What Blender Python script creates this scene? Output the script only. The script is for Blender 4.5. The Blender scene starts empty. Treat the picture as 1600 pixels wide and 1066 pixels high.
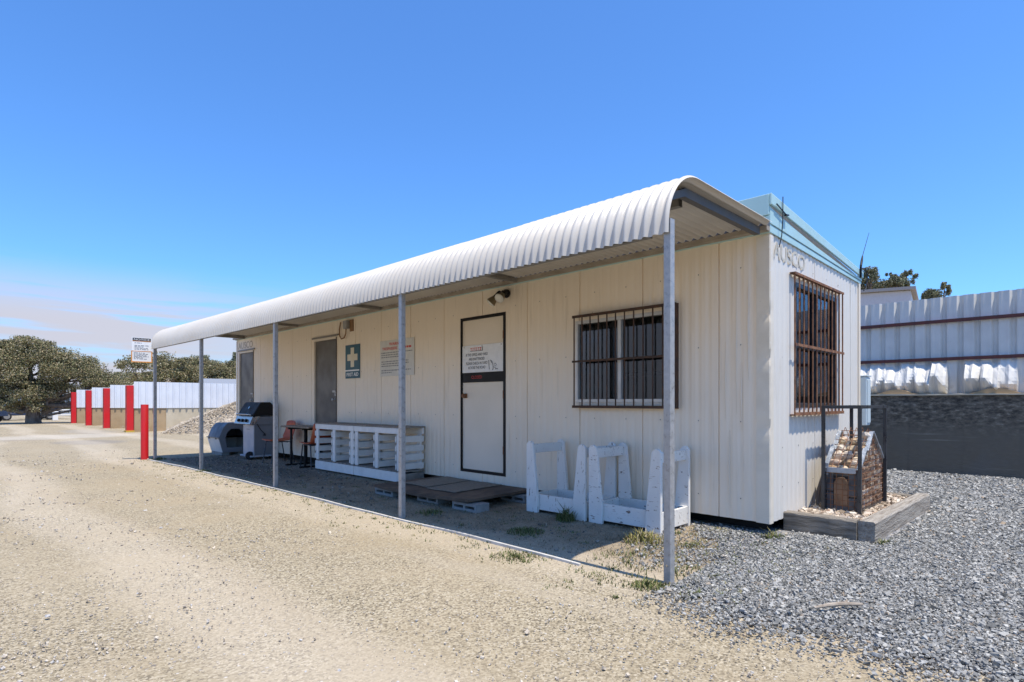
import bpy, math, random
import numpy as np
from mathutils import Vector, Matrix
random.seed(7)
rng = np.random.default_rng(11)
R = math.radians
scene = bpy.context.scene
COL = scene.collection

# ------------------------------------------------------------------ mesh builder
class MB:
    def __init__(s): s.v = []; s.f = []
    def add(s, vs, fs):
        b = len(s.v); s.v += [tuple(p) for p in vs]; s.f += [tuple(b + i for i in f) for f in fs]; return s
    def box(s, x0, x1, y0, y1, z0, z1):
        v = [(x, y, z) for z in (z0, z1) for y in (y0, y1) for x in (x0, x1)]
        return s.add(v, [(0, 2, 3, 1), (4, 5, 7, 6), (0, 1, 5, 4), (2, 6, 7, 3), (0, 4, 6, 2), (1, 3, 7, 5)])
    def mbox(s, M, sx, sy, sz):
        v = [M @ Vector((x * sx / 2, y * sy / 2, z * sz / 2)) for z in (-1, 1) for y in (-1, 1) for x in (-1, 1)]
        return s.add(v, [(0, 2, 3, 1), (4, 5, 7, 6), (0, 1, 5, 4), (2, 6, 7, 3), (0, 4, 6, 2), (1, 3, 7, 5)])
    def bar(s, a, b, w, h=None, up=(0, 0, 1)):
        a = Vector(a); b = Vector(b); d = b - a; L = d.length; d.normalize()
        u = Vector(up)
        if abs(d.dot(u)) > .98: u = Vector((1, 0, 0))
        x = d.cross(u).normalized(); z = x.cross(d).normalized()
        M = Matrix((x, d, z)).transposed().to_4x4(); M.translation = (a + b) / 2
        return s.mbox(M, w, L, h if h else w)
    def tube(s, pts, r, n=8, cap=True):
        pts = [Vector(p) for p in pts]; N = len(pts)
        rr = r if isinstance(r, (list, tuple)) else [r] * N
        rings = []; ref = None
        for i, p in enumerate(pts):
            d = (pts[min(i + 1, N - 1)] - pts[max(i - 1, 0)]).normalized()
            if ref is None:
                ref = Vector((0, 0, 1)) if abs(d.z) < .9 else Vector((1, 0, 0))
            x = d.cross(ref).normalized(); y = d.cross(x).normalized(); ref = x.cross(d).normalized()
            rings.append([p + (x * math.cos(2 * math.pi * k / n) + y * math.sin(2 * math.pi * k / n)) * rr[i] for k in range(n)])
        v = [q for ring in rings for q in ring]; f = []
        for i in range(N - 1):
            for k in range(n):
                f.append((i * n + k, i * n + (k + 1) % n, (i + 1) * n + (k + 1) % n, (i + 1) * n + k))
        if cap: f += [tuple(range(n))[::-1], tuple((N - 1) * n + k for k in range(n))]
        return s.add(v, f)
    def prism(s, poly, a, b, axis):
        # poly in the two other axes: 'x' -> (y,z), 'y' -> (x,z), 'z' -> (x,y)
        def P(p, t):
            return {'x': (t, p[0], p[1]), 'y': (p[0], t, p[1]), 'z': (p[0], p[1], t)}[axis]
        n = len(poly)
        v = [P(p, a) for p in poly] + [P(p, b) for p in poly]
        f = [tuple(range(n)), tuple(range(n, 2 * n))[::-1]] + [(i, n + i, n + (i + 1) % n, (i + 1) % n) for i in range(n)]
        return s.add(v, f)
    def loft(s, rings, cap=True):
        n = len(rings[0]); v = [p for r in rings for p in r]; f = []
        for i in range(len(rings) - 1):
            for k in range(n):
                f.append((i * n + k, i * n + (k + 1) % n, (i + 1) * n + (k + 1) % n, (i + 1) * n + k))
        if cap: f += [tuple(range(n))[::-1], tuple((len(rings) - 1) * n + k for k in range(n))]
        return s.add(v, f)
    def lathe(s, prof, M, n=20):
        rings = [[M @ Vector((r * math.cos(2 * math.pi * k / n), r * math.sin(2 * math.pi * k / n), z)) for k in range(n)] for r, z in prof]
        return s.loft(rings)

ORG = {}
def link(name, me, mat, parent=None):
    o = bpy.data.objects.new(name, me); COL.objects.link(o)
    if mat: me.materials.append(mat)
    if parent is not None:
        o.parent = parent
    return o
def part(name, mb, mat, parent=None, smooth=None, bevel=0, loc=None, label=None, fixn=True):
    org = ORG[parent.name] if parent is not None else Vector(loc or (0, 0, 0))
    me = bpy.data.meshes.new(name)
    me.from_pydata([(Vector(p) - org)[:] for p in mb.v], [], mb.f)
    if fixn:
        import bmesh
        bm = bmesh.new(); bm.from_mesh(me); bmesh.ops.recalc_face_normals(bm, faces=bm.faces); bm.to_mesh(me); bm.free()
    o = link(name, me, mat, parent)
    if parent is None: o.location = org
    ORG[o.name] = org
    if smooth:
        me.polygons.foreach_set('use_smooth', [True] * len(me.polygons)); me.set_sharp_from_angle(angle=R(smooth))
    if bevel:
        m = o.modifiers.new('bevel', 'BEVEL'); m.width = bevel; m.segments = 2; m.limit_method = 'ANGLE'; m.angle_limit = R(40)
    if label: o['label'] = label
    return o
def parts(name, mb, *a, **k):
    """one part object per connected piece of the builder"""
    par = list(range(len(mb.v)))
    def find(i):
        while par[i] != i: par[i] = par[par[i]]; i = par[i]
        return i
    for f in mb.f:
        for q in f[1:]: par[find(f[0])] = find(q)
    groups = {}
    for f in mb.f: groups.setdefault(find(f[0]), []).append(f)
    out = []
    for fs in groups.values():
        idx = sorted({i for f in fs for i in f}); mp = {i: j for j, i in enumerate(idx)}
        m = MB(); m.add([mb.v[i] for i in idx], [tuple(mp[i] for i in f) for f in fs]); out.append(part(name, m, *a, **k))
    return out
def npmesh(name, V, F, mat, parent=None, smooth=False, org=None):
    """V (n,3) float array, F (m,k) int array of equal sized faces"""
    org = ORG[parent.name] if parent is not None else Vector(org or (0, 0, 0))
    V = np.asarray(V, dtype=np.float32) - np.array(org[:], dtype=np.float32); F = np.asarray(F, dtype=np.int32)
    me = bpy.data.meshes.new(name); k = F.shape[1]
    me.vertices.add(len(V)); me.vertices.foreach_set('co', V.ravel())
    me.loops.add(F.size); me.loops.foreach_set('vertex_index', F.ravel())
    me.polygons.add(len(F)); me.polygons.foreach_set('loop_start', np.arange(0, F.size, k, dtype=np.int32))
    me.polygons.foreach_set('use_smooth', np.full(len(F), smooth, dtype=bool))
    me.update(calc_edges=True); me.validate()
    o = link(name, me, mat, parent)
    if parent is None: o.location = org
    ORG[o.name] = org
    return o
def tag(o, label=None, cat=None, group=None, kind=None):
    if label: o['label'] = label
    if cat: o['category'] = cat
    if group: o['group'] = group
    if kind: o['kind'] = kind
    return o
def thing(name, loc, label, cat, group=None):
    o = bpy.data.objects.new(name, None); COL.objects.link(o); o.location = loc
    o.empty_display_size = .1
    ORG[o.name] = Vector(loc)
    return tag(o, label, cat, group)
def kids(o): return [c for c in ALLKIDS.get(o.name, [])]
ALLKIDS = {}
def copy_tree(o, loc=None, rz=None, parent=None):
    c = o.copy(); COL.objects.link(c)
    if parent is not None: c.parent = parent
    if loc is not None: c.location = loc
    if rz is not None: c.rotation_euler = (0, 0, rz)
    for ch in list(o.children): copy_tree(ch, parent=c)
    return c

# ------------------------------------------------------------------ materials
def ramp(nt, fac, stops, interp='LINEAR'):
    n = nt.nodes.new('ShaderNodeValToRGB'); cr = n.color_ramp; cr.interpolation = interp
    while len(cr.elements) < len(stops): cr.elements.new(.5)
    for e, (p, c) in zip(cr.elements, stops):
        e.position = p; e.color = (c[0], c[1], c[2], 1) if not isinstance(c, (int, float)) else (c, c, c, 1)
    nt.links.new(fac, n.inputs['Fac']); return n.outputs['Color']
def mixc(nt, fac, a, b, mode='MIX'):
    n = nt.nodes.new('ShaderNodeMix'); n.data_type = 'RGBA'; n.blend_type = mode
    for sock, val in ((n.inputs[0], fac), (n.inputs[6], a), (n.inputs[7], b)):
        if hasattr(val, 'is_linked'): nt.links.new(val, sock)
        elif isinstance(val, (int, float)): sock.default_value = val
        else: sock.default_value = (val[0], val[1], val[2], 1)
    return n.outputs[2]
def math_(nt, op, a, b=None, c=None):
    n = nt.nodes.new('ShaderNodeMath'); n.operation = op
    for i, v in enumerate((a, b, c)):
        if v is None: continue
        if hasattr(v, 'is_linked'): nt.links.new(v, n.inputs[i])
        else: n.inputs[i].default_value = v
    return n.outputs[0]
def mrange(nt, v, a, b, c=0, d=1, smooth=True):
    n = nt.nodes.new('ShaderNodeMapRange'); n.interpolation_type = 'SMOOTHSTEP' if smooth else 'LINEAR'
    nt.links.new(v, n.inputs[0])
    for i, q in zip((1, 2, 3, 4), (a, b, c, d)): n.inputs[i].default_value = q
    return n.outputs[0]
def noise(nt, vec, scale, detail=4, rough=.55, dist=0):
    n = nt.nodes.new('ShaderNodeTexNoise'); n.inputs['Scale'].default_value = scale; n.inputs['Detail'].default_value = detail
    n.inputs['Roughness'].default_value = rough; n.inputs['Distortion'].default_value = dist
    nt.links.new(vec, n.inputs['Vector']); return n.outputs['Fac']
def voro(nt, vec, scale, out='Color', feature='F1', rnd=1):
    n = nt.nodes.new('ShaderNodeTexVoronoi'); n.inputs['Scale'].default_value = scale; n.feature = feature
    n.inputs['Randomness'].default_value = rnd
    nt.links.new(vec, n.inputs['Vector']); return n.outputs[out]
def newmat(name, coords='Object', stretch=None):
    m = bpy.data.materials.new(name); m.use_nodes = True; nt = m.node_tree
    b = nt.nodes['Principled BSDF']
    tc = nt.nodes.new('ShaderNodeTexCoord'); vec = tc.outputs['Object']
    if coords == 'World':
        g = nt.nodes.new('ShaderNodeNewGeometry'); vec = g.outputs['Position']
    if stretch:
        mp = nt.nodes.new('ShaderNodeMapping'); mp.inputs['Scale'].default_value = stretch
        nt.links.new(vec, mp.inputs['Vector']); vec = mp.outputs['Vector']
    return m, nt, b, vec
def bump(nt, b, h, strength=.3, dist=.01):
    n = nt.nodes.new('ShaderNodeBump'); n.inputs['Strength'].default_value = strength; n.inputs['Distance'].default_value = dist
    nt.links.new(h, n.inputs['Height']); nt.links.new(n.outputs[0], b.inputs['Normal'])
def pm(name, col, col2=None, scale=6, rough=.6, metal=0, bmp=0, bscale=40, bdist=.004, wear=None, stretch=None, coords='Object', spec=None, rvar=.12):
    """painted / plain surface: two-tone noise, optional list of wear layers (colour, noise scale, lo, hi, stretch)"""
    m, nt, b, vec = newmat(name, coords, stretch)
    col2 = col2 or tuple(c * .86 for c in col)
    n1 = noise(nt, vec, scale, 6)
    c = mixc(nt, mrange(nt, n1, .35, .68), col, col2)
    for w in (wear or []):
        wc, ws, lo, hi = w[:4]; wv = vec
        if len(w) > 4:
            mp = nt.nodes.new('ShaderNodeMapping'); mp.inputs['Scale'].default_value = w[4]
            nt.links.new(vec, mp.inputs['Vector']); wv = mp.outputs['Vector']
        c = mixc(nt, mrange(nt, noise(nt, wv, ws, 8, .62), lo, hi), c, wc)
    nt.links.new(c, b.inputs['Base Color'])
    nt.links.new(mrange(nt, n1, .3, .7, max(0, rough - rvar), min(1, rough + rvar)), b.inputs['Roughness'])
    b.inputs['Metallic'].default_value = metal
    if spec is not None: b.inputs['Specular IOR Level'].default_value = spec
    if bmp: bump(nt, b, noise(nt, vec, bscale, 6), bmp, bdist)
    return m
def flat(name, col, rough=.5, metal=0):
    return pm(name, col, tuple(c * .93 for c in col), 12, rough, metal)
def island(name, stops, rough=.85, bscale=0):
    m, nt, b, vec = newmat(name)
    g = nt.nodes.new('ShaderNodeNewGeometry')
    c = ramp(nt, g.outputs['Random Per Island'], stops)
    c = mixc(nt, .35, c, ramp(nt, noise(nt, vec, 90, 3), [(.3, .25), (.7, .8)]), 'SOFT_LIGHT')
    nt.links.new(c, b.inputs['Base Color']); b.inputs['Roughness'].default_value = rough
    b.inputs['Specular IOR Level'].default_value = .3
    return m

CREAM = (.86, .74, .58)
def wallmat(name='cream_wall_paint', base=CREAM):
    m, nt, b, vec = newmat(name, 'World')
    n = noise(nt, vec, 1.3, 5)
    c = mixc(nt, mrange(nt, n, .3, .75), base, tuple(q * .95 for q in base))
    mp = nt.nodes.new('ShaderNodeMapping'); mp.inputs['Scale'].default_value = (9, 9, .7); nt.links.new(vec, mp.inputs['Vector'])
    c = mixc(nt, mrange(nt, noise(nt, mp.outputs[0], 1.6, 6, .6), .55, .8, 0, .4), c, (.47, .39, .28))
    # small scuffs and rust spots
    v = voro(nt, vec, 2.6, 'Distance')
    c = mixc(nt, mrange(nt, v, .012, .03, .8, 0), c, (.2, .12, .07))
    nt.links.new(c, b.inputs['Base Color']); b.inputs['Roughness'].default_value = .5
    bump(nt, b, noise(nt, vec, 2.2, 3), .12, .02)
    return m
M = {}
M['wall'] = wallmat(); M['wall_daylit'] = wallmat('daylit_copy_wall_paint', (.70, .655, .575))  # second one: same cream paint with the end wall's daylight put into its colour
M['cream_door'] = pm('cream_door_paint', (.80, .70, .565), (.76, .665, .53), 2, .45)
M['grey_door'] = pm('grey_door_paint', (.115, .105, .09), (.1, .09, .077), 3, .5)
M['black'] = pm('black_paint', (.007, .007, .008), (.013, .012, .012), 6, .5, spec=.25)
M['black_steel'] = pm('black_steel_paint', (.03, .032, .035), (.048, .05, .053), 9, .35)
M['void'] = pm('dark_chassis', (.02, .018, .016), (.03, .025, .02), 5, .9)
M['roof'] = pm('cream_roof_paint', (.57, .535, .475), (.53, .49, .43), 1.5, .45, 0, 0, wear=[((.5, .44, .36), 2.5, .62, .8)])
M['galv'] = pm('galvanised_steel', (.32, .315, .30), (.40, .39, .375), 22, .36, .15, wear=[((.24, .25, .27), 45, .55, .75)])
M['galv_shade'] = pm('shade_toned_galvanising', (.085, .085, .085), (.13, .125, .12), 12, .6, .2)  # galvanising with shade put into its colour, for end rafter and roof gaps
M['galv_dull'] = pm('dull_galvanised_steel', (.20, .19, .17), (.27, .25, .22), 14, .55, .3, wear=[((.22, .15, .09), 7, .6, .8)])
M['teal'] = pm('pale_teal_flashing', (.42, .61, .60), (.39, .57, .56), 3, .42, wear=[((.5, .62, .6), 8, .62, .8)])
M['rust'] = pm('rusty_steel', (.17, .072, .034), (.30, .145, .07), 16, .8, .1, .4, 60, wear=[((.05, .03, .022), 9, .55, .7)])
M['dark_rust'] = pm('dark_rusty_steel', (.045, .026, .018), (.10, .05, .028), 14, .75, .1, .4, 60)
M['oxide'] = pm('red_oxide_steel', (.085, .022, .017), (.13, .035, .025), 7, .6)
M['alu'] = pm('window_aluminium', (.62, .61, .58), (.56, .55, .52), 8, .4, .3)
M['peel'] = pm('peeling_white_paint', (.78, .755, .70), (.73, .705, .65), 5, .6, 0, .35, 26, .004,
               wear=[((.20, .13, .085), 34, .625, .66, (1, 1, .22)), ((.42, .35, .28), 48, .62, .68, (1, 1, .3))])
M['peel_y'] = pm('flaking_white_paint', (.78, .755, .70), (.72, .695, .64), 5, .6, 0, .35, 26, .004,
               wear=[((.17, .115, .08), 34, .615, .65, (1, .3, .8)), ((.42, .35, .28), 50, .62, .67, (1, .3, 1.6))])
M['white_wood'] = pm('white_painted_timber', (.80, .78, .73), (.72, .70, .65), 7, .6, 0, .25, 30, .003, wear=[((.4, .36, .31), 12, .66, .78)])
M['deck_top'] = pm('weathered_timber_top', (.30, .27, .23), (.22, .19, .16), 9, .8, 0, .4, 30, stretch=(1, 5, 1))
M['sleeper'] = pm('weathered_shaded_sleeper_timber', (.27, .235, .19), (.13, .11, .085), 5, .85, 0, .9, 14, .02, stretch=(8, .7, 9),
                  wear=[((.06, .05, .042), 5, .6, .68)])  # weathered timber, darkened to carry the shade on the sleepers facing away from the sun
M['sleeper_x'] = pm('silver_sleeper_timber', (.40, .36, .30), (.24, .205, .165), 5, .85, 0, .9, 14, .02, stretch=(.7, 8, 9),
                  wear=[((.09, .075, .06), 5, .62, .7)])
M['plate'] = pm('rusty_steel_plate', (.15, .10, .066), (.085, .06, .042), 4, .8, .1, .3, 30, wear=[((.2, .13, .07), 6, .62, .72)])
M['mat_rubber'] = pm('doormat_coir', (.27, .225, .17), (.2, .165, .125), 30, .95, 0, .6, 160, .004)
M['block'] = pm('concrete_block', (.30, .29, .27), (.24, .23, .215), 12, .9, 0, .4, 70)
M['steel_ornament'] = pm('blue_grey_steel_angle', (.33, .37, .42), (.42, .45, .49), 18, .42, .5)
M['orange'] = pm('orange_plastic', (.52, .105, .035), (.46, .09, .03), 6, .45)
M['table_top'] = pm('brown_table_top', (.19, .155, .12), (.15, .12, .09), 8, .5)
M['bbq_lid'] = pm('charcoal_enamel', (.02, .021, .023), (.03, .031, .033), 6, .6, spec=.25)
M['bbq_grey'] = pm('light_grey_enamel', (.44, .45, .49), (.40, .41, .45), 4, .4)
M['bbq_side'] = pm('mid_grey_enamel', (.19, .195, .215), (.17, .175, .19), 4, .45)
M['steel'] = pm('brushed_steel', (.50, .49, .46), (.44, .43, .41), 30, .3, .85)
M['kennel_top'] = pm('slate_plastic_roof', (.10, .115, .14), (.085, .10, .12), 5, .5)
M['kennel_base'] = pm('pale_grey_plastic', (.72, .71, .68), (.66, .65, .62), 4, .55)
M['red'] = pm('red_post_paint', (.60, .010, .013), (.50, .012, .013), 2.2, .5, wear=[((.28, .02, .015), 5, .58, .75), ((.62, .16, .12), 3, .62, .8, (1, 1, .4))])
M['yellow'] = flat('yellow_paint', (.55, .36, .05))
M['sheet'] = pm('white_sheet_metal', (.72, .735, .76), (.66, .675, .70), 2, .42, 0, 0, wear=[((.42, .37, .29), 1.5, .64, .8, (1, 1, .4))])
M['fence_sheet'] = pm('zinc_white_sheet', (.66, .64, .59), (.58, .56, .515), 2, .5, 0, .12, 3, .02, wear=[((.35, .31, .25), 2.5, .62, .78)])
M['plyb'] = pm('brown_block_wall', (.42, .30, .17), (.35, .245, .135), 2.5, .9, 0, .4, 20, wear=[((.42, .36, .27), 3, .6, .75)])
M['conc'] = pm('pale_concrete_wall', (.55, .475, .345), (.48, .41, .29), 2, .9, 0, .3, 20)
M['white'] = flat('white_sign_face', (.82, .82, .81))
M['sign_wn'] = flat('offwhite_sign_face', (.66, .64, .58))
M['ink'] = flat('black_lettering', (.03, .03, .032))
M['ink_grey'] = flat('faded_grey_lettering', (.2, .2, .2))
M['redink'] = flat('faded_red_lettering', (.62, .06, .045))
M['darkred'] = flat('dark_red_lettering', (.38, .02, .02))
M['blue_sign'] = pm('first_aid_blue', (.014, .085, .125), (.018, .1, .145), 5, .5)
M['cross'] = pm('yellowed_white', (.68, .62, .48), (.66, .58, .42), 6, .5, wear=[((.42, .26, .09), 3, .6, .75)])
M['orange_border'] = flat('orange_border_paint', (.68, .28, .05))
M['ghost'] = pm('ghost_lettering', (.50, .46, .37), (.58, .53, .43), 14, .6)
M['ghost_dark'] = pm('dark_ghost_lettering', (.40, .32, .20), (.60, .51, .36), 16, .6)
M['bulb'] = pm('bulb_glass', (.72, .7, .62), (.66, .64, .55), 6, .12)
M['bronze'] = pm('bronze_lamp_body', (.20, .155, .085), (.15, .115, .06), 9, .4, .4)
M['cable'] = flat('black_cable', (.015, .015, .017))
M['rust_pipe'] = pm('rust_stained_conduit', (.28, .155, .07), (.2, .11, .05), 20, .6)
M['box_pale'] = pm('pale_blue_meter_box', (.52, .60, .62), (.48, .56, .58), 4, .5)
M['blind'] = pm('dark_window_blind', (.055, .05, .047), (.038, .035, .034), 9, .8)
M['pale_panel'] = flat('pale_teal_panel', (.38, .46, .46))
M['cream_strip'] = flat('cream_slat', (.52, .47, .34))
M['tyre'] = flat('dark_rubber', (.02, .02, .022), .8)
M['bark'] = pm('grey_bark', (.24, .20, .165), (.13, .105, .085), 7, .9, 0, .6, 14, .03, stretch=(1, 1, .4), wear=[((.42, .38, .33), 3, .58, .7)])
M['brown_roof'] = flat('tan_metal_roof', (.40, .34, .26))
M['grey_roof'] = flat('grey_metal_roof', (.26, .265, .27))
M['tan_wall'] = flat('tan_render', (.48, .42, .33))
M['pale_wall'] = flat('pale_blue_grey_cladding', (.46, .50, .55))
M['car_white'] = pm('white_car_paint', (.68, .69, .70), (.66, .67, .68), 2, .25)
M['car_blue'] = pm('dark_blue_car_paint', (.03, .045, .085), (.03, .04, .075), 2, .25)
M['car_glass'] = flat('car_glass', (.015, .018, .02), .08)
M['lamp_glass'] = flat('headlight_glass', (.7, .7, .68), .15)
M['stick'] = pm('dry_stick', (.38, .32, .25), (.25, .2, .15), 20, .9)
M['door_stone'] = pm('brown_stone_slab', (.30, .185, .11), (.22, .135, .08), 9, .9, 0, .5, 30)
M['slate_stone'] = pm('grey_slate_slab', (.13, .13, .135), (.085, .085, .09), 9, .85, 0, .5, 30)
M['light_stick'] = flat('white_post_paint', (.7, .69, .66))

def retain():
    m, nt, b, vec = newmat('black_bitumen_wall', 'World')
    mp = nt.nodes.new('ShaderNodeMapping'); mp.inputs['Scale'].default_value = (1, 3.2, 7); nt.links.new(vec, mp.inputs['Vector'])
    a = noise(nt, mp.outputs[0], 3.2, 10, .68)
    c = ramp(nt, a, [(.34, (.028, .022, .016)), (.48, (.10, .083, .06)), (.58, (.18, .15, .11)), (.70, (.34, .30, .235))])
    sep = nt.nodes.new('ShaderNodeSeparateXYZ'); nt.links.new(vec, sep.inputs[0])
    c = mixc(nt, mrange(nt, sep.outputs[2], .98, .58, 0, .93), c, (.14, .118, .087))
    c = mixc(nt, mrange(nt, noise(nt, vec, 1.1, 4), .6, .75, 0, .35), c, (.14, .135, .125))
    m2 = nt.nodes.new('ShaderNodeMapping'); m2.inputs['Scale'].default_value = (1, .45, 16); nt.links.new(vec, m2.inputs['Vector'])
    c = mixc(nt, mrange(nt, noise(nt, m2.outputs[0], 1.6, 8, .6), .62, .70, 0, .35), c, (.34, .31, .26))
    m3 = nt.nodes.new('ShaderNodeMapping'); m3.inputs['Scale'].default_value = (1, 5, .35); nt.links.new(vec, m3.inputs['Vector'])
    c = mixc(nt, mrange(nt, noise(nt, m3.outputs[0], 1.6, 6, .6), .5, .75, 0, .4), c, (.075, .064, .05))
    nt.links.new(c, b.inputs['Base Color']); b.inputs['Roughness'].default_value = .8
    bump(nt, b, a, .45, .03)
    return m
M['retain'] = retain()
def glassmat():
    m = bpy.data.materials.new('window_glass'); m.use_nodes = True; nt = m.node_tree
    nt.nodes.remove(nt.nodes['Principled BSDF']); out = nt.nodes['Material Output']
    fr = nt.nodes.new('ShaderNodeFresnel'); fr.inputs[0].default_value = 1.5
    t = nt.nodes.new('ShaderNodeBsdfTransparent'); t.inputs[0].default_value = (.62, .66, .68, 1)
    g = nt.nodes.new('ShaderNodeBsdfGlossy'); g.inputs['Roughness'].default_value = .02; g.inputs[0].default_value = (.9, .93, 1, 1)
    mx = nt.nodes.new('ShaderNodeMixShader')
    nt.links.new(fr.outputs[0], mx.inputs[0]); nt.links.new(t.outputs[0], mx.inputs[1]); nt.links.new(g.outputs[0], mx.inputs[2])
    nt.links.new(mx.outputs[0], out.inputs[0])
    return m
M['glass'] = glassmat()

# ---- text
def WALLX(p):   # lettering on a face looking towards -X
    m = Matrix(((0, 0, -1), (-1, 0, 0), (0, 1, 0))).to_4x4(); m.translation = p; return m
def WALLY(p):   # lettering on a face looking towards -Y
    m = Matrix(((1, 0, 0), (0, 0, -1), (0, 1, 0))).to_4x4(); m.translation = p; return m
def text_geo(mb, s, mtx, w, h, depth=.002, bold=0):
    """letters stretched into the rectangle w x h whose lower left corner is the origin of mtx"""
    cu = bpy.data.curves.new('t', 'FONT'); cu.body = s; cu.extrude = 0; cu.offset = bold; cu.resolution_u = 3
    ob = bpy.data.objects.new('t', cu); COL.objects.link(ob)
    dg = bpy.context.evaluated_depsgraph_get(); me = bpy.data.meshes.new_from_object(ob.evaluated_get(dg))
    vs = [v.co.copy() for v in me.vertices]; fs = [tuple(p.vertices) for p in me.polygons]
    bpy.data.objects.remove(ob); bpy.data.curves.remove(cu); bpy.data.meshes.remove(me)
    x0 = min(v.x for v in vs); x1 = max(v.x for v in vs); y0 = min(v.y for v in vs); y1 = max(v.y for v in vs)
    mb.add([mtx @ Vector(((v.x - x0) / (x1 - x0) * w, (v.y - y0) / (y1 - y0) * h, 0)) for v in vs], fs)
def lines_geo(mb, mtx, w, h, rows, seed):
    """rows of small print too fine to read: broken dashes"""
    rr = random.Random(seed); n = len(rows); lh = h / n
    for i, frac in enumerate(rows):
        if frac <= 0: continue
        x = 0
        while x < frac * w - .01:
            L = min(rr.uniform(.02, .075), frac * w - x); z = h - (i + .75) * lh
            mb.add([mtx @ Vector(p) for p in ((x, z, 0), (x + L, z, 0), (x + L, z + lh * .42, 0), (x, z + lh * .42, 0))], [(0, 1, 2, 3)])
            x += L + .012
# ================================================================== SETTING: ground
def gz(x, y):
    return -.0045 * max(0, y - 15) if y < 70 else -.0045 * 55
def gz_np(Y): return -.0045 * np.clip(Y - 15, 0, 55)

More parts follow.
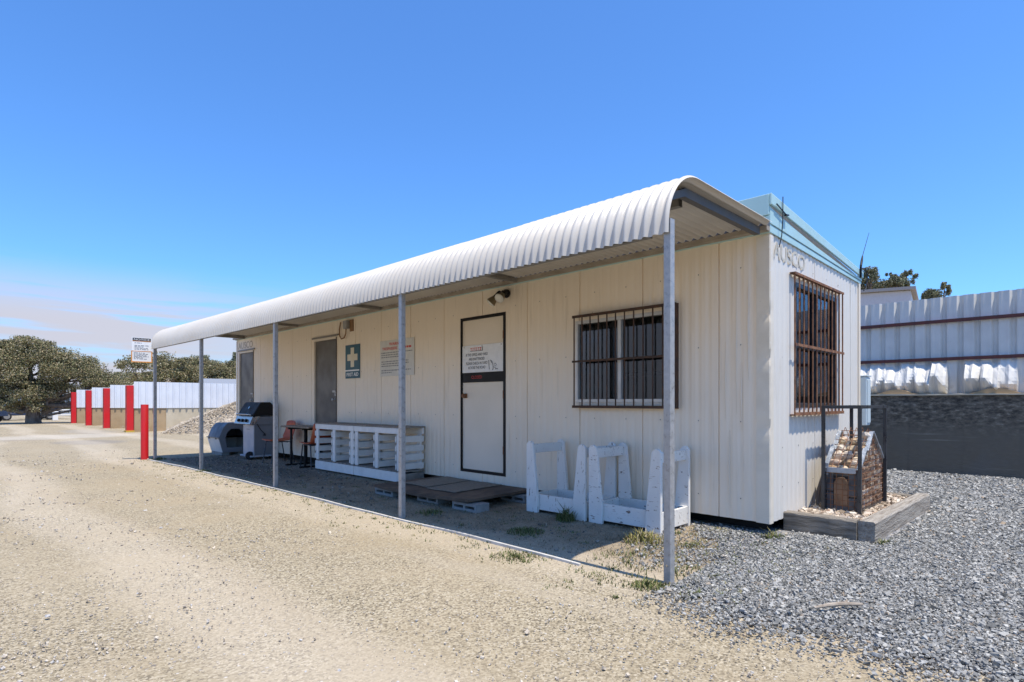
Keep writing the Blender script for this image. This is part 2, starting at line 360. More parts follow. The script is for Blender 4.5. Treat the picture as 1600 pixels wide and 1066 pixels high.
def groundmat():
    m, nt, b, vec = newmat('sandy_ground', 'World')
    sep = nt.nodes.new('ShaderNodeSeparateXYZ'); nt.links.new(vec, sep.inputs[0])
    X, Y = sep.outputs[0], sep.outputs[1]
    big = noise(nt, vec, .32, 6, .6); mid = noise(nt, vec, 1.7, 6, .6)
    c = ramp(nt, big, [(.3, (.34, .27, .168)), (.5, (.37, .302, .20)), (.72, (.385, .323, .226))])
    c = mixc(nt, mrange(nt, mid, .45, .75, 0, .45), c, (.43, .335, .22))
    # coarse sand grains: pale, tan, grey and a few dark bits
    g1 = voro(nt, vec, 95, 'Color'); sg = nt.nodes.new('ShaderNodeSeparateColor'); nt.links.new(g1, sg.inputs[0])
    grain = ramp(nt, sg.outputs[0], [(0, (.09, .075, .055)), (.10, (.185, .152, .10)), (.3, (.305, .253, .168)), (.6, (.375, .318, .218)), (.85, (.47, .408, .297)), (1, (.32, .305, .275))], 'CONSTANT')
    gritty = mrange(nt, noise(nt, vec, .8, 5, .6), .36, .6, .4, .85)
    c = mixc(nt, gritty, c, grain)
    g2 = voro(nt, vec, 38, 'Color'); s2 = nt.nodes.new('ShaderNodeSeparateColor'); nt.links.new(g2, s2.inputs[0])
    d2 = voro(nt, vec, 38, 'Distance')
    peb = math_(nt, 'MULTIPLY', mrange(nt, s2.outputs[0], .86, .9), mrange(nt, d2, .34, .24))
    c = mixc(nt, math_(nt, 'MULTIPLY', peb, .75), c, ramp(nt, s2.outputs[1], [(0, (.14, .125, .11)), (.5, (.32, .28, .23)), (1, (.58, .54, .48))]))
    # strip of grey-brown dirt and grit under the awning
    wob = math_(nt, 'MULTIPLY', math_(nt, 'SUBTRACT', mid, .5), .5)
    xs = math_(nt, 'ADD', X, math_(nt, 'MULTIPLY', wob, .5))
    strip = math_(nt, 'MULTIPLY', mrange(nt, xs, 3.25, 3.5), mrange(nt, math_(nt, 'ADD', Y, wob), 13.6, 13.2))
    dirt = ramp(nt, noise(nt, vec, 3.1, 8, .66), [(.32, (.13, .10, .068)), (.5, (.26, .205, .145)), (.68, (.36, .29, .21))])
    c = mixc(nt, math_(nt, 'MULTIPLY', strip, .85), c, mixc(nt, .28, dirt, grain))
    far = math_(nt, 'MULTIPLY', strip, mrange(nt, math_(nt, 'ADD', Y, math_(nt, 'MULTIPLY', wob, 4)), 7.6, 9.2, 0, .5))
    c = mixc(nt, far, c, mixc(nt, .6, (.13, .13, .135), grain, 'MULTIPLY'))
    # grey damp / oil patches and the pale apron before the storage bays
    def blot(cx, cy, rx, ry, amt, col, c):
        dx = math_(nt, 'DIVIDE', math_(nt, 'SUBTRACT', X, cx), rx); dy = math_(nt, 'DIVIDE', math_(nt, 'SUBTRACT', Y, cy), ry)
        r2 = math_(nt, 'ADD', math_(nt, 'MULTIPLY', dx, dx), math_(nt, 'MULTIPLY', dy, dy))
        r2 = math_(nt, 'ADD', r2, math_(nt, 'MULTIPLY', math_(nt, 'SUBTRACT', mid, .5), 1.6))
        return mixc(nt, mrange(nt, r2, 1.1, .25, 0, amt), c, col)
    c = blot(3.3, 21.0, 1.0, 1.5, .55, (.2, .185, .17), c)
    c = blot(3.2, 25.6, 3.0, 2.2, .35, (.58, .54, .48), c)
    c = blot(1.2, 23.5, 1.6, .5, .4, (.25, .22, .19), c)
    c = blot(4.6, 29.5, 1.0, 3.2, .45, (.3, .28, .25), c)
    # tyre tracks: pairs of compacted bands wandering along the yard
    for x0, amp_, ph, col, am in ((1.05, .35, .3, (.32, .255, .165), .38), (-.45, .35, .3, (.32, .255, .165), .34), (2.55, .22, 1.9, (.42, .36, .27), .3), (.2, .8, 4.1, (.43, .37, .275), .3), (-1.3, .8, 4.1, (.33, .265, .175), .3)):
        cx = math_(nt, 'ADD', x0, math_(nt, 'MULTIPLY', math_(nt, 'SINE', math_(nt, 'ADD', math_(nt, 'MULTIPLY', Y, .31), ph)), amp_))
        dd = math_(nt, 'ABSOLUTE', math_(nt, 'SUBTRACT', math_(nt, 'ADD', X, math_(nt, 'MULTIPLY', math_(nt, 'SUBTRACT', mid, .5), .22)), cx))
        c = mixc(nt, math_(nt, 'MULTIPLY', mrange(nt, dd, .17, .07, 0, am), mrange(nt, big, .4, .55)), c, col)
    # wheel-worn bands
    wv = nt.nodes.new('ShaderNodeTexWave'); wv.wave_type = 'BANDS'; wv.bands_direction = 'X'; wv.inputs['Scale'].default_value = .16
    wv.inputs['Distortion'].default_value = 5; wv.inputs['Detail'].default_value = 2; wv.inputs['Detail Scale'].default_value = .6
    nt.links.new(vec, wv.inputs['Vector'])
    c = mixc(nt, mrange(nt, wv.outputs['Fac'], .5, 1, 0, .3), c, (.57, .49, .38))
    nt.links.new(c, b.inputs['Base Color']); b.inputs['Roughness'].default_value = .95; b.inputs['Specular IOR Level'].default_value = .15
    h = math_(nt, 'ADD', math_(nt, 'MULTIPLY', sg.outputs[1], .55), math_(nt, 'MULTIPLY', noise(nt, vec, 30, 6, .7), .7))
    h = math_(nt, 'ADD', h, math_(nt, 'MULTIPLY', peb, .8))
    bump(nt, b, h, .7, .010)
    return m
def build_ground():
    xs = np.unique(np.concatenate([np.linspace(-8, 22, 121), np.linspace(-900, -8, 40), np.linspace(22, 900, 40)]))
    ys = np.unique(np.concatenate([np.linspace(-6, 30, 145), np.linspace(-900, -6, 30), np.linspace(30, 80, 60), np.linspace(80, 1200, 40)]))
    XX, YY = np.meshgrid(xs, ys)
    Z = gz_np(YY)
    und = .012 * np.sin(XX * 1.3 + 1.7 * np.sin(YY * .7)) * np.sin(YY * 1.1 + .5) + .008 * np.sin(XX * 2.9 + YY * 2.3)
    und *= np.clip((3.15 - XX) / .8, 0, 1) + np.clip((YY - 14) / 2, 0, 1) > 0
    Z = Z + und * np.clip((np.abs(XX - 4.5) - 1.2) / 1.0, 0, 1) * (np.abs(XX) < 24)
    V = np.stack([XX.ravel(), YY.ravel(), Z.ravel()], 1)
    nx, ny = len(xs), len(ys)
    i = np.arange(ny - 1)[:, None] * nx + np.arange(nx - 1)[None, :]
    F = np.stack([i, i + 1, i + nx + 1, i + nx], -1).reshape(-1, 4)
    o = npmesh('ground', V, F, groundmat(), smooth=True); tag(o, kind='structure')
build_ground()

# crushed stone: jittered cubes, one mesh
def stones(name, P, size, mat, flatten=.6, seed=1, parent=None, org=None, jit=.33):
    r = np.random.default_rng(seed); n = len(P)
    c = np.array([(x, y, z) for z in (-1, 1) for y in (-1, 1) for x in (-1, 1)], dtype=np.float32) * .5
    v = np.repeat(c[None], n, 0) + r.uniform(-jit, jit, (n, 8, 3)).astype(np.float32) * .62
    sc = np.stack([r.uniform(.7, 1.35, n), r.uniform(.6, 1.1, n), flatten * r.uniform(.6, 1.2, n)], 1) * size[:, None]
    v *= sc[:, None, :]
    # random rotation: mild tilt, free heading
    a = r.uniform(0, 2 * np.pi, n); t = r.normal(0, .38, n); u = r.normal(0, .38, n)
    ca, sa, ct, st, cu, su = np.cos(a), np.sin(a), np.cos(t), np.sin(t), np.cos(u), np.sin(u)
    x, y, z = v[..., 0].copy(), v[..., 1].copy(), v[..., 2].copy()
    y, z = y * ct[:, None] - z * st[:, None], y * st[:, None] + z * ct[:, None]
    x, z = x * cu[:, None] + z * su[:, None], -x * su[:, None] + z * cu[:, None]
    x, y = x * ca[:, None] - y * sa[:, None], x * sa[:, None] + y * ca[:, None]
    V = np.stack([x, y, z], -1) + P[:, None, :]
    q = np.array([(0, 2, 3, 1), (4, 5, 7, 6), (0, 1, 5, 4), (2, 6, 7, 3), (0, 4, 6, 2), (1, 3, 7, 5)])
    F = (np.arange(n)[:, None, None] * 8 + q[None]).reshape(-1, 4)
    return npmesh(name, V.reshape(-1, 3), F, mat, parent, org=org)
def gravel_edge(Y):   # western edge of the gravel
    return 2.84 + .16 * np.clip(Y - .4, 0, 1.5) + .10 * np.sin(Y * 3.1) + .05 * np.sin(Y * 8.3)
GRAVEL = island('blue_grey_gravel', [(0, (.10, .098, .088)), (.3, (.215, .21, .192)), (.6, (.30, .292, .268)), (.85, (.39, .378, .345)), (.95, (.47, .45, .40)), (.985, (.30, .23, .16))])
def gravel_base():
    m, nt, b, vec = newmat('gravel_fines', 'World')
    v = voro(nt, vec, 42, 'Color'); s = nt.nodes.new('ShaderNodeSeparateColor'); nt.links.new(v, s.inputs[0])
    c = ramp(nt, s.outputs[0], [(0, (.06, .06, .065)), (.4, (.16, .165, .175)), (.8, (.28, .28, .285)), (1, (.42, .37, .3))])
    nt.links.new(c, b.inputs['Base Color']); b.inputs['Roughness'].default_value = .9
    bump(nt, b, s.outputs[1], 1, .02); return m
def build_gravel():
    mb = MB(); ys = np.linspace(-4, 1.86, 60)
    L = [(float(gravel_edge(y)) + .22 + .05 * math.sin(y * 17), float(y)) for y in ys]
    pts = [(p[0], p[1], .006) for p in L] + [(4.2, 1.95, .006), (4.75, 2.3, .006), (5.3, 2.6, .006), (5.3, 9, .006), (11.46, 9, .006), (11.46, -4, .006)]
    mb.add(pts, [tuple(range(len(pts)))])
    tag(part('gravel_yard', mb, gravel_base()), kind='structure')
    P = []; S = []
    # spread: dense where the camera is near, thinner far away
    n = 1000000
    X = rng.uniform(2.5, 11.4, n); Y = rng.uniform(-2.6, 4.4, n)
    e = gravel_edge(Y); edge = np.clip((X - e + .30) / .75, 0, 1)
    und = (Y > 1.86)
    strip = np.clip((X - 3.35) / 1.5, 0, 1) * np.clip((2.75 - Y + .25 * (X - 4)) / .7, 0, 1) * (X < 5.15)
    behind = (X > 7.85)
    dens = np.where(und, np.where(behind, 1, strip * .75 * (.25 + .75 * (np.sin(X * 5.1 + 1.3 * np.sin(Y * 6.2)) > -.3))), edge ** 1.6)
    near = np.clip(4.0 / np.maximum(.1, (X + Y) / 1.414), .30, 1) ** 1.6
    bed = (X > 5.36) & (X < 7.6) & (Y > 1.2) & (Y < 1.98)
    side = np.clip((Y + 2.6) / 1.8, .25, 1)
    keep = (rng.random(n) < dens * near * side) & ~bed
    X, Y = X[keep], Y[keep]
    S = rng.gamma(5, .00172, len(X)).clip(.0035, .028) * np.clip((X + Y) / 1.414 / 4.5, 1, 1.6)
    Z = .004 + S * .25 + rng.uniform(0, .014, len(X))
    o = stones('gravel', np.stack([X, Y, Z], 1).astype(np.float32), S.astype(np.float32), GRAVEL, .62, 3)
    tag(o, 'loose blue grey crushed gravel', None, kind='stuff')
    # scattered pebbles over the sand and the strip under the awning
    n = 42000; t = rng.uniform(0, 1, n)
    d = 2.2 * (14 / 2.2) ** t; a = rng.uniform(-1.0, 1.0, n)
    k = d / 1.414; X = k * (1 + a); Y = k * (1 - a)
    keep = (X < gravel_edge(Y) + .3) & (X > -3) & (rng.random(n) < .25 + .75 * (np.sin(X * 1.9 + 2 * np.sin(Y * .8)) * .5 + .5))
    X, Y = X[keep], Y[keep]
    S = rng.gamma(2.6, .0021, len(X)).clip(.0025, .022) * np.clip(d[keep] / 5, .75, 1.6)
    Z = S * .2
    PEB = island('sand_pebbles', [(0, (.13, .115, .1)), (.14, (.27, .235, .2)), (.4, (.44, .37, .28)), (.7, (.54, .47, .37)), (1, (.42, .41, .40))])
    tag(stones('sand_grit', np.stack([X, Y, Z], 1).astype(np.float32), S.astype(np.float32), PEB, .7, 5), 'small pebbles loose on the sand', None, kind='stuff')
    n = 6000; Y = rng.uniform(2.2, 13.3, n) ; X = rng.uniform(3.36, 5.0, n)
    keep = rng.random(n) < np.clip((Y - 5) / 5, .18, 1)
    X, Y = X[keep], Y[keep]; S = rng.gamma(4, .0028, len(X)).clip(.005, .03)
    tag(stones('shaded_grit', np.stack([X, Y, S * .25], 1).astype(np.float32), S.astype(np.float32), island('grey_grit', [(0, (.09, .08, .07)), (.5, (.20, .175, .145)), (1, (.36, .31, .24))]), .6, 6), 'loose stones on the dirt under the awning', None, kind='stuff')
build_gravel()

# ================================================================== SITE HUT
HX, HY0, HY1, HXB = 5.06, 1.95, 14.18, 7.75
HZ0, HZ1 = .116, 2.60
hut = thing('site_hut', (HX, HY0, 0), 'long cream portable site hut with teal flashing and barred windows', 'building')
def ribwall(u0, u1, z0, z1, holes, pitch, depth, joints, out):
    """sheet wall: flat pans with narrow grooves, openings left out. out(u, offset, z) -> point"""
    us = {u0, u1}
    k = math.ceil(u0 / pitch)
    prof = []
    g = pitch * .30
    u = k * pitch
    while u < u1:
        for du, dep in ((-g, 0), (-g * .3, depth), (g * .3, depth), (g, 0)):
            if u0 < u + du < u1: prof.append((u + du, dep))
        u += pitch
    for j in joints:
        prof = [p for p in prof if abs(p[0] - j) > .02]
        prof += [(j - .007, 0), (j - .004, .014), (j + .004, .014), (j + .007, 0)]
    for h in holes:
        for e in (h[0], h[1]):
            prof = [p for p in prof if abs(p[0] - e) > .012]
            prof.append((e, 0))
    prof += [(u0, 0), (u1, 0)]
    prof = sorted(set(prof))
    mb = MB()
    for (a, da), (b_, db) in zip(prof, prof[1:]):
        mid = (a + b_) / 2; segs = [(z0, z1)]
        for h in holes:
            if h[0] < mid < h[1]:
                segs = [s for t in segs for s in ((t[0], min(t[1], h[2])), (max(t[0], h[3]), t[1])) if s[1] > s[0] + 1e-6]
        for s0, s1 in segs:
            mb.add([out(a, da, s0), out(b_, db, s0), out(b_, db, s1), out(a, da, s1)], [(0, 1, 2, 3)])
    return mb
W1 = (2.89, 4.065, 1.15, 2.05)      # long wall window: y0 y1 z0 z1
W2 = (5.66, 6.90, 1.10, 2.27)       # end wall window: x0 x1 z0 z1
D1 = (5.17, 6.04, .225, 2.28); D2 = (9.42, 10.29, .2, 2.31); D3 = (13.16, 14.03, .2, 2.31)
mb = ribwall(HY0, HY1, HZ0, HZ1, [W1, D1, D2, D3], .1, .0045, [2.4 + .8 * k for k in range(14)], lambda u, d, z: (HX + d, u, z))
front = part('front_wall', mb, M['wall'], hut, fixn=False)
mb = ribwall(HX, HXB, HZ0, HZ1, [W2], .11, .006, [6.2, 7.4], lambda u, d, z: (u, HY0 + d, z))
part('end_wall', mb, M['wall_daylit'], hut, fixn=False)
mb = MB(); mb.box(HXB - .03, HXB, HY0 + .02, HY1, HZ0, HZ1); mb.box(HX + .02, HXB - .03, HY1 - .03, HY1, HZ0, HZ1)
part('rear_wall', mb, M['wall'], hut)
mb = MB(); mb.box(HX + .03, HXB - .03, HY0 + .03, HY1 - .03, HZ0, HZ0 + .05)
mb.box(HX + .25, HX + .4, HY0 + .12, HY1 - .1, .004, HZ0); mb.box(HXB - .4, HXB - .25, HY0 + .12, HY1 - .1, .004, HZ0)
for y in np.linspace(2.3, 13.9, 9): mb.box(HX + .4, HXB - .4, y, y + .12, .03, HZ0)
part('chassis', mb, M['void'], hut)
# dented corner strip
mb = MB(); zs = np.linspace(HZ0 - .004, HZ1 - .02, 34); rr = random.Random(3)
rings = []
for z in zs:
    d = rr.uniform(-.0008, .0008) + (.011 if .9 < z < 1.0 or 1.52 < z < 1.6 or 1.9 < z < 1.97 else 0)
    rings.append([(HX - .008 + abs(d) * .6, HY0 + .11, z), (HX - .012 + abs(d), HY0 + .06, z), (HX - .014 + abs(d) * 1.6, HY0 - .004 + abs(d), z), (HX - .006 + abs(d), HY0 - .013 + abs(d) * .7, z), (HX + .06, HY0 - .011, z), (HX + .06, HY0 + .01, z), (HX + .03, HY0 + .04, z), (HX + .004, HY0 + .11, z)])
mb.loft(rings)
part('corner_strip', mb, pm('scuffed_corner_paint', (.76, .68, .55), (.70, .62, .49), 5, .45, 0, .25, 9, .02, wear=[((.80, .77, .70), 16, .64, .70), ((.3, .22, .15), 22, .70, .75)]), hut, smooth=20)
mb = MB(); mb.box(HXB - .045, HXB + .012, HY0 - .012, HY0 + .03, HZ0, HZ1 - .02); part('corner_strip', mb, M['wall'], hut)
mb = MB(); mb.box(HX - .012, HX + .02, HY1 - .06, HY1 + .012, HZ0, HZ1 - .02); part('corner_strip', mb, M['wall'], hut)
mb = MB()
for z in (.30, .98, 1.66, 2.34):
    y = 2.2
    while y < HY1 - .1:
        if not any(q[0] - .1 < y < q[1] + .1 and q[2] - .1 < z < q[3] + .1 for q in (W1, D1, D2, D3)): mb.lathe([(.006, 0), (.005, .003)], Matrix.Translation((HX + .0005, y, z)) @ Matrix.Rotation(-math.pi / 2, 4, 'Y'), 6)
        y += .4
for z in (.4, .75, 2.42):
    for x in (5.35, 5.75, 6.15, 6.55, 6.95, 7.4): mb.lathe([(.006, 0), (.005, .003)], Matrix.Translation((x, HY0 + .0005, z)) @ Matrix.Rotation(math.pi / 2, 4, 'X'), 6)
tag(part('rivets', mb, M['galv_dull'], hut), kind='stuff')
# raised bright scratches beside the corner
mb = MB()
for y, z0, z1 in ((2.235, 1.05, 2.08), (2.13, 1.35, 2.25), (2.30, .2, .9), (2.19, .9, 1.5), (2.335, 1.0, 1.7)): mb.tube([(HX - .003, y, z0), (HX - .006, y + .004, (z0 + z1) / 2), (HX - .002, y, z1)], [.002, .007, .002], 6)
part('creased_ridge', mb, M['wall'], hut, smooth=60)
# roof: sloping down to the back, teal edge flashings
mb = MB(); mb.prism([(HX + .02, 2.601), (HXB, 2.601), (HXB, 2.66), (HX + .02, 2.89)], HY0 + .03, HY1 - .01, 'y')
roof = part('roof', mb, M['galv_dull'], hut)
mb = MB(); mb.box(HX - .035, HX + .015, HY0 - .013, HY1 + .02, 2.597, 2.74); mb.box(HX - .05, HX + .015, HY0 - .013, HY1 + .02, 2.742, 2.92)
part('fascia', mb, M['teal'], roof, bevel=.006)
mb = MB(); mb.prism([(HX - .033, 2.598), (7.79, 2.548), (7.79, 2.58), (HX - .033, 2.665)], HY0 - .014, HY0 - .003, 'y')
mb.prism([(HX - .033, 2.669), (7.79, 2.584), (7.79, 2.612), (7.0, 2.64), (6.2, 2.69), (5.5, 2.755), (HX - .033, 2.81)], HY0 - .020, HY0 - .003, 'y')
part('barge_flashing', mb, M['teal'], roof, bevel=.004)
mb = MB(); mb.prism([(HX - .048, 2.825), (7.80, 2.618), (7.80, 2.69), (HX - .048, 2.922)], HY0 - .036, HY0 - .014, 'y')
part('barge_cap', mb, M['teal'], roof, bevel=.006)
# faded lettering
mb = MB(); text_geo(mb, 'AUSCO', WALLY((5.14, HY0 - .0035, 2.405)), .78, .145, bold=.02); part('faded_lettering', mb, M['ghost'], hut)
mb = MB(); text_geo(mb, 'AUSCO', WALLX((HX - .0035, 14.08, 2.38)), .86, .155, bold=.01); part('faded_lettering', mb, M['ghost_dark'], hut)

def leaf_door(name, D, leafmat, framemat, ft, lbl):
    y0, y1, z0, z1 = D
    mb = MB(); mb.box(HX + .022, HX + .05, y0 + ft[0], y1 - ft[1], z0 + ft[2], z1 - ft[3])
    d = part(name, mb, leafmat, hut, bevel=.003, label=lbl)
    mb = MB()
    mb.box(HX - .006, HX + .06, y0, y0 + ft[0] - .003, z0, z1); mb.box(HX - .006, HX + .06, y1 - ft[1] + .003, y1, z0, z1)
    mb.box(HX - .005, HX + .06, y0 + ft[0] - .003, y1 - ft[1] + .003, z1 - ft[3] + .003, z1)
    mb.box(HX - .005, HX + .06, y0 + ft[0] - .003, y1 - ft[1] + .003, z0, z0 + ft[2] - .003)
    part('door_frame', mb, framemat, d)
    mb = MB(); mb.box(HX + .07, HX + .08, y0, y1, z0, z1); part('door_backing', mb, M['void'], d)
    return d
d1 = leaf_door('door', D1, M['cream_door'], M['black'], (.045, .016, .035, .035), 'cream door in a black frame')
mb = MB(); mb.box(HX + .004, HX + .022, 5.93, 5.985, 1.21, 1.27); mb.lathe([(.012, 0), (.014, .03), (.028, .034), (.03, .055), (.02, .062)], Matrix.Translation((HX + .022, 5.958, 1.24)) @ Matrix.Rotation(-math.pi / 2, 4, 'Y'))
part('door_knob', mb, M['rust'], d1, smooth=40)
mb = MB()
for z in (.55, 1.25, 2.0): mb.tube([(HX - .009, 5.205, z - .05), (HX - .009, 5.205, z + .05)], .008, 8)
parts('hinge', mb, M['rust'], d1, smooth=40)
for D in (D2, D3):
    d = leaf_door('door', D, M['grey_door'], M['cream_door'], (.03, .02, .02, .03), 'dark grey door')
    y0 = D[0]
    mb = MB(); mb.box(HX - .03, HX + .0, y0 - .06, D[1] + .04, 2.335, 2.352); mb.box(HX - .03, HX - .024, y0 - .06, D[1] + .04, 2.32, 2.335); part('drip_rail', mb, M['galv_dull'], d)
    mb = MB(); mb.box(HX - .002, HX + .022, y0 + .02, y0 + .09, 1.27, 1.34); mb.tube([(HX - .004, y0 + .045, 1.3), (HX - .03, y0 + .045, 1.3)], .008, 8)
    mb.bar((HX - .02, y0 + .02, 1.345), (HX - .02, y0 + .13, 1.345), .012, .035); part('hasp', mb, M['galv'], d, smooth=40)
    mb = MB(); mb.lathe([(.02, 0), (.022, .006), (.01, .01), (.01, .035), (.024, .04), (.026, .058), (.012, .066)], Matrix.Translation((HX + .022, y0 + .12, 1.2)) @ Matrix.Rotation(-math.pi / 2, 4, 'Y'), 14)
    part('door_knob', mb, M['galv'], d, smooth=40)
    mb = MB(); mb.box(HX - .012, HX - .006, y0 + .002, y0 + .024, D[2], D[3]); part('edge_gap', mb, M['black'], d)

# ---- windows
def long_window():
    y0, y1, z0, z1 = W1; ym = (y0 + y1) / 2; a = .036
    mb = MB(); mb.box(HX - .004, HX + .07, y0, y0 + a, z0, z1); mb.box(HX - .004, HX + .07, y1 - a, y1, z0, z1)
    mb.box(HX - .003, HX + .07, y0 + a, y1 - a, z0, z0 + a); mb.box(HX - .003, HX + .07, y0 + a, y1 - a, z1 - a, z1)
    mb.box(HX - .002, HX + .06, ym - .016, ym + .016, z0 + a, z1 - a); mb.box(HX + .01, HX + .05, ym + .018, ym + .034, z0 + a, z1 - a)
    w = part('window', mb, M['alu'], hut, bevel=.003, label='sliding window in the shade behind rusty bars')
    mb = MB(); mb.box(HX + .035, HX + .04, y0 + a, ym - .016, z0 + a, z1 - a); mb.box(HX + .03, HX + .034, ym + .034, y1 - a, z0 + a, z1 - a)
    part('pane', mb, M['glass'], w)
    mb = MB(); k = 0
    y = ym + .03
    while y < y1: mb.box(HX + .12 + .012 * (k % 2), HX + .125 + .012 * (k % 2), y, y + .062, z0 - .02, z1 + .02); y += .064; k += 1
    mb.box(HX + .2, HX + .21, y0 - .1, ym + .1, z0 + .28, z0 + .32)
    part('blind', mb, M['blind'], w)
    # rusty guard: flat bars and rods
    xf = HX - .085; Y0, Y1, Z0, Z1 = 2.80, 4.04, 1.09, 2.10
    mb = MB(); mb.box(xf, HX - .003, Y0, Y1, Z1 - .012, Z1); mb.box(xf, HX - .003, Y0, Y1, Z0, Z0 + .012)
    mb.box(xf - .004, xf, Y0, Y1, Z1 - .03, Z1); mb.box(xf - .004, xf, Y0, Y1, Z0, Z0 + .028)
    mb.box(xf - .002, HX - .004, Y0, Y0 + .006, Z0 + .012, Z1 - .012)
    n = 11
    for i in range(n + 1):
        y = Y0 + .02 + (Y1 - Y0 - .04) * i / n; mb.tube([(xf + .008, y, Z0 + .01), (xf + .008, y, Z1 - .01)], .0075, 8)
    mb.box(xf - .006, xf, Y0, Y1, 1.585, 1.607)
    part('security_grille', mb, M['dark_rust'], w, smooth=40)
long_window()
def end_window():
    x0, x1, z0, z1 = W2; a = .045; xm = (x0 + x1) / 2
    mb = MB(); mb.box(x0, x0 + a, HY0 - .004, HY0 + .07, z0, z1); mb.box(x1 - a, x1, HY0 - .004, HY0 + .07, z0, z1)
    mb.box(x0 + a, x1 - a, HY0 - .003, HY0 + .07, z0, z0 + a); mb.box(x0 + a, x1 - a, HY0 - .003, HY0 + .07, z1 - a, z1)
    mb.box(xm - .02, xm + .02, HY0 + .0, HY0 + .06, z0 + a, z1 - a); mb.box(x0 + a, x1 - a, HY0 + .002, HY0 + .058, 1.66, 1.69)
    w = part('window', mb, M['black_steel'], hut, bevel=.003, label='sunlit end window behind rusty bars')
    mb = MB(); mb.box(x0 + a, xm - .02, HY0 + .035, HY0 + .04, z0 + a, z1 - a); mb.box(xm + .02, x1 - a, HY0 + .03, HY0 + .034, z0 + a, z1 - a)
    part('pane', mb, M['glass'], w)
    mb = MB(); mb.box(x0 - .05, x1 + .05, HY0 + .1, HY0 + .11, z0 - .02, z0 + .26); part('pale_panel', mb, M['pale_panel'], w)
    mb = MB(); mb.bar((x0 + .12, HY0 + .1, 2.02), (x0 + .12, HY0 + .1, 1.62), .06, .01, (0, 1, 0)); mb.bar((x0 + .32, HY0 + .1, 1.95), (x0 + .32, HY0 + .1, 1.5), .065, .01, (0, 1, 0)); mb.bar((x0 + .42, HY0 + .11, 2.0), (x0 + .62, HY0 + .11, 1.74), .04, .01, (0, 1, 0))
    parts('cream_slat', mb, M['cream_strip'], w)
    mb = MB(); mb.box(xm + .1, x1 - .1, HY0 + .25, HY0 + .5, 1.25, 1.52); mb.box(xm - .35, xm - .05, HY0 + .3, HY0 + .55, 1.2, 1.45); parts('stored_box', mb, M['bbq_grey'], w)
    yf = HY0 - .05; X0, X1, Z0, Z1 = 5.52, 6.97, 1.03, 2.335
    mb = MB(); mb.box(X0, X1, yf, HY0 - .003, Z1 - .012, Z1); mb.box(X0, X1, yf, HY0 - .003, Z0, Z0 + .012)
    mb.box(X0, X1, yf - .004, yf, Z1 - .022, Z1); mb.box(X0, X1, yf - .004, yf, Z0, Z0 + .03)
    n = 12
    for i in range(n + 1):
        x = X0 + .015 + (X1 - X0 - .03) * i / n; mb.tube([(x, yf + .008, Z0 + .01), (x, yf + .008, Z1 - .01)], .0075, 8)
    mb.box(X0, X1, yf - .006, yf, 1.665, 1.69)
    part('security_grille', mb, M['rust'], w, smooth=40)
end_window()

# things fixed on the hut
def floodlight():
    c = Vector((HX, 5.14, 2.50))
    t = thing('floodlight', c, 'black twin floodlight with two glass bulbs above the cream door', 'floodlight')
    mb = MB(); mb.lathe([(.05, 0), (.055, .015), (.05, .04), (.02, .05)], Matrix.Translation(c) @ Matrix.Rotation(-math.pi / 2, 4, 'Y'), 18); mb.tube([c + Vector((-.04, 0, 0)), c + Vector((-.09, 0, .015))], .02, 10)
    part('mount', mb, M['black'], t, smooth=40)
    for dy, dirn in ((.14, Vector((-.40, .60, -.75))), (-.16, Vector((-.78, -.12, -.62)))):
        b = c + Vector((-.085, dy * .35, .01)); dirn.normalize(); q = dirn.to_track_quat('Z', 'Y').to_matrix().to_4x4(); q.translation = b
        mb = MB(); mb.lathe([(.018, -.02), (.03, .0), (.032, .07), (.034, .08)], q, 16); h = part('lamp_holder', mb, M['black'], t, smooth=40)
        mb = MB(); mb.lathe([(.033, .08), (.045, .11), (.062, .16), (.062, .165)], q, 18); part('reflector', mb, M['bronze'], h, smooth=40)
        mb = MB(); mb.lathe([(.061, .165), (.056, .178), (.03, .19), (.005, .193)], q, 18); part('bulb', mb, M['bulb'], h, smooth=50)
floodlight()
def wallbox():
    t = thing('junction_box', (HX, 9.05, 2.42), 'small grey junction box with a rusty conduit loop beside the middle grey door', 'junction box')
    mb = MB(); mb.box(HX - .07, HX - .003, 8.98, 9.1, 2.41, 2.55); part('box', mb, M['galv'], t, bevel=.006)
    mb = MB(); mb.box(HX - .012, HX - .002, 8.85, 8.97, 2.36, 2.56); part('stained_plate', mb, M['rust_pipe'], t)
    pts = [(HX - .04, 9.04, 2.41), (HX - .045, 9.04, 2.33), (HX - .045, 9.10, 2.26), (HX - .04, 9.20, 2.25), (HX - .035, 9.27, 2.31), (HX - .03, 9.29, 2.42), (HX - .02, 9.26, 2.55)]
    mb = MB(); mb.tube(pts, .011, 8); part('conduit', mb, M['rust_pipe'], t, smooth=60)
wallbox()
